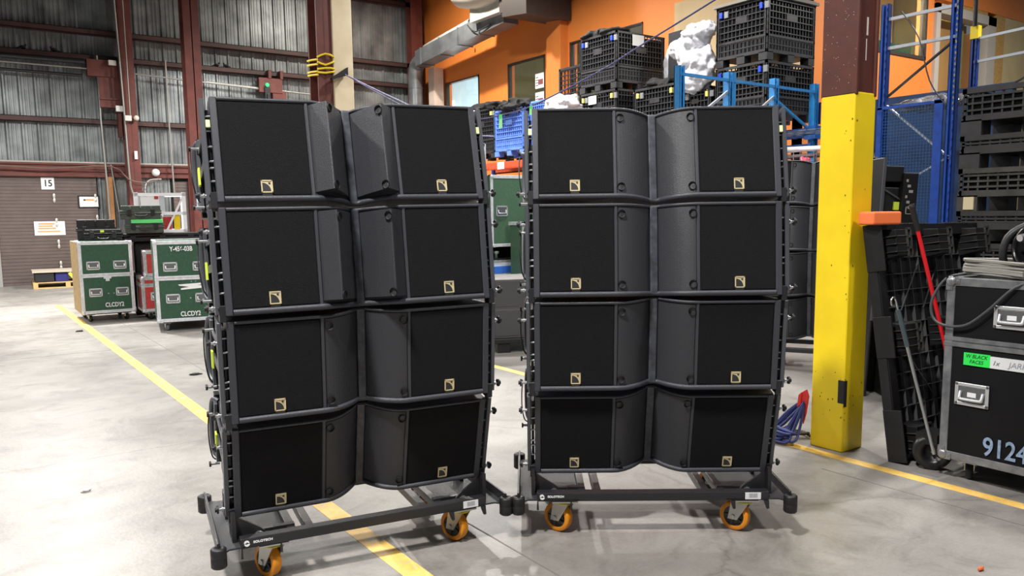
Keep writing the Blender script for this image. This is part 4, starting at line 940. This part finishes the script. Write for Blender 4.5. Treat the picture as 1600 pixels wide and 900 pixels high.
# ------------------------------------------------------------------ yellow column and what hangs on it
mb=MB(); ZP=2.10
mb.bb(4.29,4.50,2.705,2.925,0,ZP+.02,0); mb.bb(4.29,4.315,2.70,2.93,ZP,9.5,1); mb.bb(4.475,4.50,2.70,2.93,ZP,9.5,1); mb.bb(4.315,4.475,2.715,2.925,ZP,9.5,1)
col=struct(mb.build('column_yellow',[M_yellow,M_brown],bevel=.008,seg=3))
f=MB(); f.prism([(0,0),(.016,.01),(.018,-.14),(.010,-.16),(-.012,-.15),(-.030,-.10),(-.030,0)],lambda a,b:Vector((4.30-a*.0+max(a,0),2.7035 if a>0 else 2.7035-a,.44+b)),lambda a,b:Vector((4.30+max(a,0),2.700 if a>0 else 2.7035-a,.44+b)))
f=MB(); f.bb(4.2865,4.29,2.705,2.745,.30,.44); f.bb(4.2865,4.315,2.7015,2.705,.28,.44)
f.build('black_patch',mat('black tape',(30,30,30),.6),col,bevel=.003)
rnd=random.Random(5); f=MB()
for k in range(46):
    z=rnd.choice((rnd.uniform(.2,.45),rnd.uniform(.2,2.0))); s=rnd.uniform(.002,.007)
    if rnd.random()<.6: f.bb(4.2892,4.2905,2.71+rnd.random()**2*.19,2.71+s*2+rnd.random()*.002+.0,z,z+s*1.5) if False else f.box((4.2899,2.712+rnd.random()**2*.19,z),(.0012,s,s*1.7))
    else: f.box((4.296+rnd.random()**2*.18,2.7049,z),(s,.0012,s*1.7))
f.build('paint_chips',mat('brown chip',(86,58,24),.7),col)
f=MB()
for k in range(60):
    z=rnd.uniform(2.15,2.75); s=rnd.uniform(.0012,.0035)
    f.box((4.2895,2.705+rnd.random()*.215,z),(.0012,s,s))
f.box((4.4,2.7145,2.49),(.016,.001,.10)); f.box((4.395,2.7145,2.36),(.008,.001,.12))
f.build('paint_specks',mat('white fleck',(206,196,190),.6),col)
# cable coil with red tie hanging at its foot
rnd=random.Random(3); f=MB()
for k in range(11):
    dx=rnd.uniform(-.03,.03); w=.09+.05*rnd.random(); dy=rnd.uniform(-.03,.05)
    y0=2.99+dy; z1=.30-.05*rnd.random()
    P=[(4.285+dx*.3,2.95,z1+.02),(4.27+dx,y0+.02,.20),(4.235+dx,y0+.10+w*.2,.075),(4.20+dx,y0+.16+w*.4,.020+.008*k),(4.16+dx,y0+.10,.018+.008*k),(4.17+dx,y0-.0,.025+.006*k),(4.22+dx,y0-.0,.09),(4.262+dx*.4,2.955,z1-.01)]
    f.tube(P,.0085,6,0,4)
tag(f.build('cable_coil',M_navycab),'coil of navy cables hanging at the foot of the yellow column','cable')
f=MB(); f.tube([(4.25,3.05,.02),(4.15,3.15,.02),(4.05,3.2,.018),(4.1,3.28,.018),(4.3,3.25,.018),(4.45,3.12,.02),(4.4,3.0,.02)],.009,6,0,4); f.tube([(4.2,3.1,.03),(4.33,3.06,.03),(4.42,3.02,.03),(4.3,3.16,.03)],.009,6,0,4)
tag(f.build('loose_cable',M_rubber),'loose black cable lying behind the navy coil on the floor','cable')
f=MB(); f.prism([(0,0),(.03,.02),(.045,-.02),(.03,-.13),(.012,-.20),(.0,-.10),(-.012,-.06)],lambda a,b:Vector((4.262,2.972-a,.33+b)),lambda a,b:Vector((4.270,2.970-a,.33+b))); f.prism([(0,0),(-.02,-.02),(-.03,-.10),(-.005,-.08)],lambda a,b:Vector((4.255,2.972-a,.33+b)),lambda a,b:Vector((4.258,2.970-a,.33+b)))
tag(f.build('red_tie_strap',mat('red strap',(226,50,46),.55)),'red strap tying the navy cable coil to the column','strap')

# ------------------------------------------------------------------ leaning black pallet and things round it
pal=thing('plastic_pallet','black plastic pallet leaning upright between yellow column and flight case','pallet')
f=MB(); PWd,PHt=1.22,1.375
f.bb(0,PWd,0,.012,.0,PHt)
for a,b,c,e in ((0,.07,0,PHt),(PWd-.07,PWd,0,PHt),(0,PWd,0,.07),(0,PWd,PHt-.07,PHt)): f.bb(a,b,-.055,.012,c,e)
for a in (.0,): 
    for z0,z1 in ((.0,.30),(.60,.84),(1.10,1.375)): f.bb(-.012,.0,-.105,.008,z0,z1)
    f.bb(-.006,0,-.05,.008,0,PHt)
f.build('deck',M_blackpl,pal,bevel=.006)
f=MB()
for k in range(1,14): f.bb(.07,PWd-.07,-.020,.0,PHt*k/14-.002,PHt*k/14+.002)
for k in range(1,12): f.bb(PWd*k/12-.002,PWd*k/12+.002,-.020,.0,.07,PHt-.07)
f.bar((.25,-.02,.86),(.5,-.02,1.14),.006,.006); f.bar((.25,-.02,.62),(.5,-.02,.34),.006,.006); f.bar((.7,-.02,1.1),(.5,-.02,.86),.006,.006)
f.build('deck_ribs',mat('pallet ribs',(78,78,80),.4),pal)
for x in (.06,.53,1.0):
    for z in (.03,.62,1.165):
        f=MB(); f.add([(x,-.02,z),(x+.17,-.02,z),(x+.17,-.02,z+.18),(x,-.02,z+.18),(x+.012,-.14,z+.015),(x+.158,-.14,z+.015),(x+.158,-.14,z+.165),(x+.012,-.14,z+.165)],[(0,1,2,3),(4,5,6,7),(0,4,5,1),(1,5,6,2),(2,6,7,3),(3,7,4,0)])
        for k in range(3): f.bb(x-.004,x+.12,-.145,-.03,z+.035+.045*k,z+.041+.045*k,1)
        ft=f.build('foot',[M_blackpl,M_blackpl2],pal,bevel=.006)
        f=MB(); a,b=x+.115,x+.165
        f.bb(a,a+.010,-.150,-.138,z,z+.175); f.bb(b-.010,b,-.150,-.138,z,z+.175); f.bb(a,b,-.150,-.138,z,z+.012); f.bb(a,b,-.150,-.138,z+.163,z+.175); f.bb(a,b,-.150,-.138,z+.05,z+.065); f.bb(a,b,-.150,-.138,z+.115,z+.13); f.build('foot_rim',M_blackpl2,ft)
f=MB()
for k in range(9): f.bb(.30+.03*k,.312+.03*k,-.06,.0,PHt,PHt+.006)
for k in range(10): f.bb(.80+.03*k,.812+.03*k,-.06,.0,PHt,PHt+.006)
f.build('edge_teeth',M_blackpl2,pal)
pal.matrix_basis=Matrix.Translation((4.36,2.44,.0))@Matrix.Rotation(radians(-9.5),4,'X')@Matrix.Rotation(radians(0.5),4,'Y')
f=MB(); f.tube([(0,0,0),(.27,0,0)],.0,3,0,1) if False else None
f=MB(); f.bb(0,.21,-.06,.06,0,.075); tag(f.build('orange_wedge',mat('orange plastic',(240,120,66),.5),bevel=.012,seg=3,loc=(4.30,2.62,1.362),rotz=radians(-15)),'orange plastic block lying on top of the leaning pallet','block')
f=MB(); P0=Vector((4.42,2.42,1.475)); P1=Vector((4.707,2.151,.02)); f.cyl(P0+(P1-P0)*.095,P1,.011,12,0); f.cyl(P0,P0+(P1-P0)*.10,.015,12,1); f.lathe([(0,0),(.012,0),(.016,.006),(.016,.02)],P0,(P1-P0),12,1)
tag(f.build('red_pole',[mat('glossy red tube',(206,26,34),.3),M_rubber]),'red pole with black grip leaning on the plastic pallet','pole')
f=MB(); P0=Vector((4.198,2.36,.954)); P1=Vector((4.275,2.15,.13)); f.cyl(P0+(P1-P0)*.28,P1,.009,10,0); f.cyl(P0+(P1-P0)*.06,P0+(P1-P0)*.30,.012,10,1)
f.tube([P0+(P1-P0)*.06,P0,P0+Vector((-.02,0,.02)),P0+Vector((-.045,0,.01)),P0+Vector((-.04,0,-.02)),P0+Vector((-.015,0,-.03))],.005,6,0,4)
tag(f.build('chrome_pole',[M_silver,mat('dark teal grip',(60,72,76),.4)]),'chrome hooked pole leaning in front of the pallet','pole')
f=MB(); f.lathe([(0,-.05),(.09,-.05),(.100,-.035),(.105,0),(.100,.035),(.08,.05),(.05,.045),(.045,.02),(0,.02)],(4.42,2.235,.105),(-.75,-.45,0),32,0)
f.bb(4.36,4.52,2.18,2.30,.15,.21); f.cyl((4.385,2.215,.11),(4.375,2.209,.11),.008,8,1)
tag(f.build('black_base_disc',[mat('satin black',(20,20,22),.35),M_silver]),'black round moulded base on the floor by the flight case corner','base')
C1=flight_case('flight_case','large black flight case with grey number 9124 at the right edge','flight case',(4.29,2.135,0),radians(-90),1.25,.75,.12,1.09,(.755,),M_blacklam,mat('scratched aluminium',(164,166,170),.38,.7,rgb2=(116,118,122),scale=14),None,[(.325,.905,.17,.115),(.155,.485,.17,.12),(.95,.905,.17,.115),(1.05,.485,.17,.12)],None,e=.042,sticker=True)
text('lettering','9124',.135,mat('stencil grey blue',(150,172,200),.7,rgb2=(104,124,152),scale=40),C1,(.33,-.002,.225),bold=.002,sx=.80)
f=MB(); f.bb(.105,.235,-.003,.004,.640,.705,0); f.bb(.233,.42,-.002,.004,.640,.700,1); f.build('tape_label',[mat('green tape',(40,224,84),.5),mat('white tape',(214,216,218),.5)],C1)
MI=mat('marker ink',(20,40,24),.7); text('handwriting','W BLACK',.027,MI,C1,(.168,-.0036,.688),shear=.25,sx=.9); text('handwriting','FACES',.027,MI,C1,(.168,-.0036,.660),shear=.25,sx=.9); text('handwriting','1x',.034,mat('grey ink',(110,112,116),.7),C1,(.262,-.003,.668),shear=.3); text('handwriting','JARR',.040,mat('pale ink',(150,156,164),.7),C1,(.365,-.003,.668),shear=.2)
gc2='grey and black cables on the flight case'
f=MB(); rnd=random.Random(9)
for k in range(9):
    z=1.10+.009*k+rnd.uniform(0,.006); o_=rnd.uniform(-.02,.02)
    f.tube([(4.33+o_,1.78,z),(4.36,1.95,z+.006),(4.40+o_,2.09+.012*rnd.random(),z+.01),(4.48,2.11+o_*.4,z+.008),(4.55,2.05,z+.006),(4.56+o_,1.9,z+.01),(4.50,1.78,z)],.0075,6,0,4)
tag(f.build('cable_coil',mat('grey cable',(132,130,124),.5)),'coil of grey cable lying on the black flight case','cable',gc2)
f=MB(); f.tube([(4.34,1.70,1.10),(4.28,1.80,1.06),(4.262,1.92,.93),(4.262,2.02,.85),(4.26,2.13,.84),(4.262,2.19,.88),(4.27,2.20,.97),(4.30,2.15,1.08),(4.36,2.08,1.11)],.0075,6,0,5)
tag(f.build('hanging_cable',mat('dark grey cable',(60,62,66),.5)),'dark cable looping down over the left corner of the black flight case','cable',gc2)
ml=thing('stage_light','black moving stage light lying on the flight case at the right edge','stage light')
f=MB(); a=Vector((-.80,.25,.15)).normalized(); c=Vector((4.46,1.74,1.245)); f.lathe([(0,-.13),(.10,-.13),(.118,-.10),(.122,.05),(.118,.10),(.10,.11),(.092,.10),(.088,.05),(0,.045)],c,a,32); f.build('lamp_head',mat('gloss black',(16,16,18),.18),ml)
f=MB(); f.lathe([(0,.06),(.05,.058),(.086,.05)],c,a,28); f.build('front_lens',mat('lens glass',(30,28,34),.05,spec=.8),ml)
f=MB(); f.bb(4.36,4.60,1.55,1.90,1.095,1.135); f.tube([(4.42,1.90,1.12),(4.40,1.92,1.22),(4.42,1.89,1.32),(4.50,1.78,1.385),(4.56,1.62,1.38),(4.6,1.55,1.28)],.020,8,0,4); f.build('yoke',M_rubber,ml)
f=MB(); f.cyl((4.34,1.82,1.30),(4.40,1.80,1.31),.018,12,0); f.cyl((4.37,1.66,1.14),(4.345,1.66,1.14),.02,12,0); f.build('clamp_knob',M_silver,ml)
f=MB(); f.cyl((4.34,1.775,1.275),(4.344,1.775,1.275),.006,8); f.build('amber_glint',mat('amber lens glint',(190,110,30),.2),ml)  # lens glint put in as a small amber disc

# ------------------------------------------------------------------ piled crates at the right edge
gp='folded black crates piled at the right edge'
z=0; hts=[.30,.26,.30,.28,.30,.26,.28,.34]; names_=['lowest','second lowest','third from the floor','fourth from the floor','fifth from the floor','grey dusty crate third from the top','second from the top','topmost']
zs=[0,.37,.65,.92,1.20,1.43,1.73,1.96]
hts=[.37,.28,.27,.28,.23,.30,.23,.33]
for i,(z,h) in enumerate(zip(zs,hts)):
    bulk_crate(('folded black crate, '+names_[i]+' in the pile at the right edge') if i!=5 else 'grey dusty folded crate with a cream patch, third from the top at the right edge',(6.0,1.76,z+.0),1.1,1.19,h,M_blackpl2 if i==5 else M_crate,gp,collapsed=True,name='folded_crate')
f=MB(); f.bb(5.988,6.004,2.83,2.90,1.44,1.53); tag(f.build('cream_tape_patch',mat('cream tape',(196,186,150),.7)),'small cream tape patch stuck on the grey dusty crate','tape')
# blue rack frames and mesh guard
def upright(label,x,yf_,yn,zt,m,cap=None,zlo=0,bars=(),braces=()):
    r=thing('rack_frame',label,'rack',(0,0,0),0,'navy blue rack frames at the right')
    for y in (yf_,yn):
        f=MB(); w=.09; zz=zt[0] if y==yf_ else zt[1]
        f.bb(x-.04,x+.04,y-w/2,y-w/2+.006,zlo,zz); f.bb(x-.04,x+.04,y+w/2-.006,y+w/2,zlo,zz); f.bb(x+.034,x+.04,y-w/2,y+w/2,zlo,zz); f.bb(x-.04,x-.034,y-w/2,y-.014,zlo,zz); f.bb(x-.04,x-.034,y+.014,y+w/2,zlo,zz)
        k=0
        while zz-.05-.1*k>1.2: f.bb(x-.046,x-.04,y-.032,y-.020,zz-.08-.1*k,zz-.05-.1*k); k+=1
        f.build('post',M_racknavy,r)
    for z0,z1 in bars:
        f=MB(); f.bar((x,yf_,z0),(x,yn,z1),.04,.035); f.build('horizontal_bar',M_brace,r)
    for z0,z1 in braces:
        f=MB(); f.bar((x+.02,yf_,z0),(x+.02,yn,z1),.035,.02); f.build('diagonal_brace',M_rig if abs(z0-2.78)<.01 or z0==2.9 else M_brace,r)
    if cap: f=MB(); f.bb(x-.05,x+.05,yf_-.055,yf_+.055,zt[0]-.02,zt[0]+.16); f.build('yellow_cap',M_yellow,r)
    return r
upright('navy blue rack frame with silver bars right of the yellow column',9.5,5.62,4.78,(3.90,5.2),M_racknavy,None,0,((3.72,3.72),(3.38,3.38)),((2.78,3.36),(2.74,2.02),(1.60,2.05)))
upright('blue rack frame with a yellow cap near the right edge',12.2,5.86,4.6,(3.86,3.86),M_racknavy,True,0,((3.84,3.90),(3.52,3.58)),((2.9,3.5),))
g=thing('mesh_guard','blue wire mesh guard panel fixed to the navy rack frame','guard')
f=MB(); x=9.47
f.bb(x-.02,x,4.86,4.96,0,2.70); f.bb(x-.02,x,5.60,5.66,0,2.68); f.bb(x-.02,x,4.86,5.66,2.655,2.69); f.build('guard_frame',M_racknavy,g)
f=MB()
for k in range(1,19): f.bb(x-.012,x-.008,4.96+.037*k-.0022,4.96+.037*k+.0022,0,2.66)
for k in range(72): f.bb(x-.013,x-.009,4.9,5.64,.03+.037*k-.0022,.03+.037*k+.0022)
f.build('wire_mesh',M_mesh,g)
f=MB(); f.bb(10.6,10.64,4.6,7.2,0,2.95); tag(f.build('blue_back_panel',mat('blue tarpaulin',(10,48,88),.6,rgb2=(8,38,72),scale=4)),'blue sheet hanging behind the mesh guard','panel')
cloth('crumpled clear film lying on top of the mesh guard bay',(9.85,5.25,2.72),(.25,.40,.07),95,mat('grey film',(120,120,124),.25,bump=1,bscale=25),'plastic_film','plastic','plastic sheets on the rack')
f=MB()
for k in range(30): f.tube([(9.2,4.62+.006*(k%2),4.3-.06*k),(9.2,4.62+.006*((k+1)%2),4.27-.06*k)],.009,5,0,1)
tag(f.build('hanging_chain',mat('grey chain',(120,116,104),.4,.5)),'long thin grey chain hanging in front of the navy rack post','chain')
f=MB(); f.tube([(9.35,5.35,3.75),(9.3,5.1,3.4),(9.3,4.95,2.9),(9.3,4.75,2.6)],.008,5,0,4); tag(f.build('thin_cable',M_rubber),'thin black cable curving across the silver rack bars','cable')
f=MB(); f.cyl((12.1,5.83,4.0),(12.1,5.84,6.5),.03,8); tag(f.build('black_downpipe',M_rubber),'black vertical pipe above the yellow rack cap','pipe')
# small litter on the floor
gl_='bits of litter on the floor'
for i,(x,y,s,m,lb) in enumerate(((1.31,11.7,.05,M_dark,'black scrap on the floor in front of the first green case'),(1.79,7.72,.05,M_dark,'black scrap of tape on the floor left of the left stack'),(.50,4.73,.025,M_white,'tiny white scrap at the left of the floor'),(3.30,1.45,.018,mat('orange scrap',(200,90,40),.6),'orange scrap at the bottom edge right of the right stack'))):
    f=MB(); f.blob((x,y,.006),(s,s*.5,.012),100+i,.4,12,6,flat=0.0); tag(f.build('floor_scrap',m),lb,'litter',gl_)

# black equipment case leaning behind the pallet
q=thing('tilted_speaker_case','tilted black moulded case with a yellow tag between yellow column and red pole','case')
f=MB(); f.bb(-.02,.0,-.0,.24,0,1.84); f.bb(-.02,.16,.20,.24,0,1.78); f.bb(.13,.24,-.03,.24,0,1.73); f.bb(0,.14,.02,.05,1.0,1.62); f.bb(0,.14,.0,.24,1.66,1.78); f.build('case_shell',M_blackpl,q,bevel=.008)
f=MB(); f.bar((.01,.012,1.60),(.13,.012,1.53),.012,.012); f.bb(-.022,-.002,-.02,-.005,.6,1.84); f.build('case_ridge',M_rail,q)
f=MB(); f.bb(.085,.125,-.0,.018,1.45,1.51); f.build('yellow_tag',M_lime,q)
f=MB()
for k in range(6): f.bb(.15+.012*(k%3),.165+.02*(k%3),-.033,-.03,1.66-.04*k,1.68-.04*k)
f.bb(.16,.21,-.036,-.03,1.42,1.425); f.bb(.16,.21,-.036,-.03,1.47,1.475); f.bb(.16,.165,-.036,-.03,1.42,1.475); f.bb(.205,.21,-.036,-.03,1.42,1.475); f.build('white_marking',mat('chalk grey',(170,170,172),.6),q)
q.matrix_basis=Matrix.Translation((5.77,3.45,0))@Matrix.Rotation(radians(-36),4,'Z')@Matrix.Rotation(radians(2.5),4,'Y')

# ------------------------------------------------------------------ light: high-bay lamps of the hall, and lamps added in the office
def lamp(x,y,z,power,size,col=(1,.97,.93),spot=None,aim=None):
    l=bpy.data.lights.new('hall_or_added_light','AREA'); l.shape='DISK'; l.size=size; l.energy=power; l.color=col; l.spread=radians(165)
    if spot: l.spread=radians(spot)
    o=bpy.data.objects.new('hall_or_added_light',l); COL.objects.link(o); o.location=(x,y,z)
    if aim: o.rotation_euler=(Vector(aim)-Vector((x,y,z))).to_track_quat('-Z','Y').to_euler()
    return o
lamp(-0.9,1.5,6.3,500,.55)
lamp(-2.6,6.5,6.5,330,.7)
lamp(4.6,-.6,6.4,150,.6)
lamp(6.6,3.6,6.4,170,.6)
lamp(1.2,14.2,5.7,620,.5)
lamp(-3.2,14.4,5.6,330,.5)
lamp(7.9,12.0,6.6,420,.35)
lamp(7.2,8.2,6.6,240,.5)
lamp(8.7,16.8,7.8,380,.3,(1,.93,.82)); lamp(6.2,17.4,5.7,260,.5)
lamp(14.2,18.8,6.1,200,1.2); lamp(14.0,13.5,6.1,140,1.2); lamp(13.4,9.1,6.0,240,.8,(1,.93,.75))  # lamps added in the office to brighten what its windows show
lamp(14.0,5.0,6.6,380,.7)
W=bpy.data.worlds.new('world'); S.world=W; W.use_nodes=True
W.node_tree.nodes['Background'].inputs[0].default_value=(.80,.85,.95,1); W.node_tree.nodes['Background'].inputs[1].default_value=.12
S.view_settings.view_transform='Standard'; S.view_settings.look='None'; S.view_settings.gamma=1; S.view_settings.exposure=0.45; S.view_settings.use_curve_mapping=False
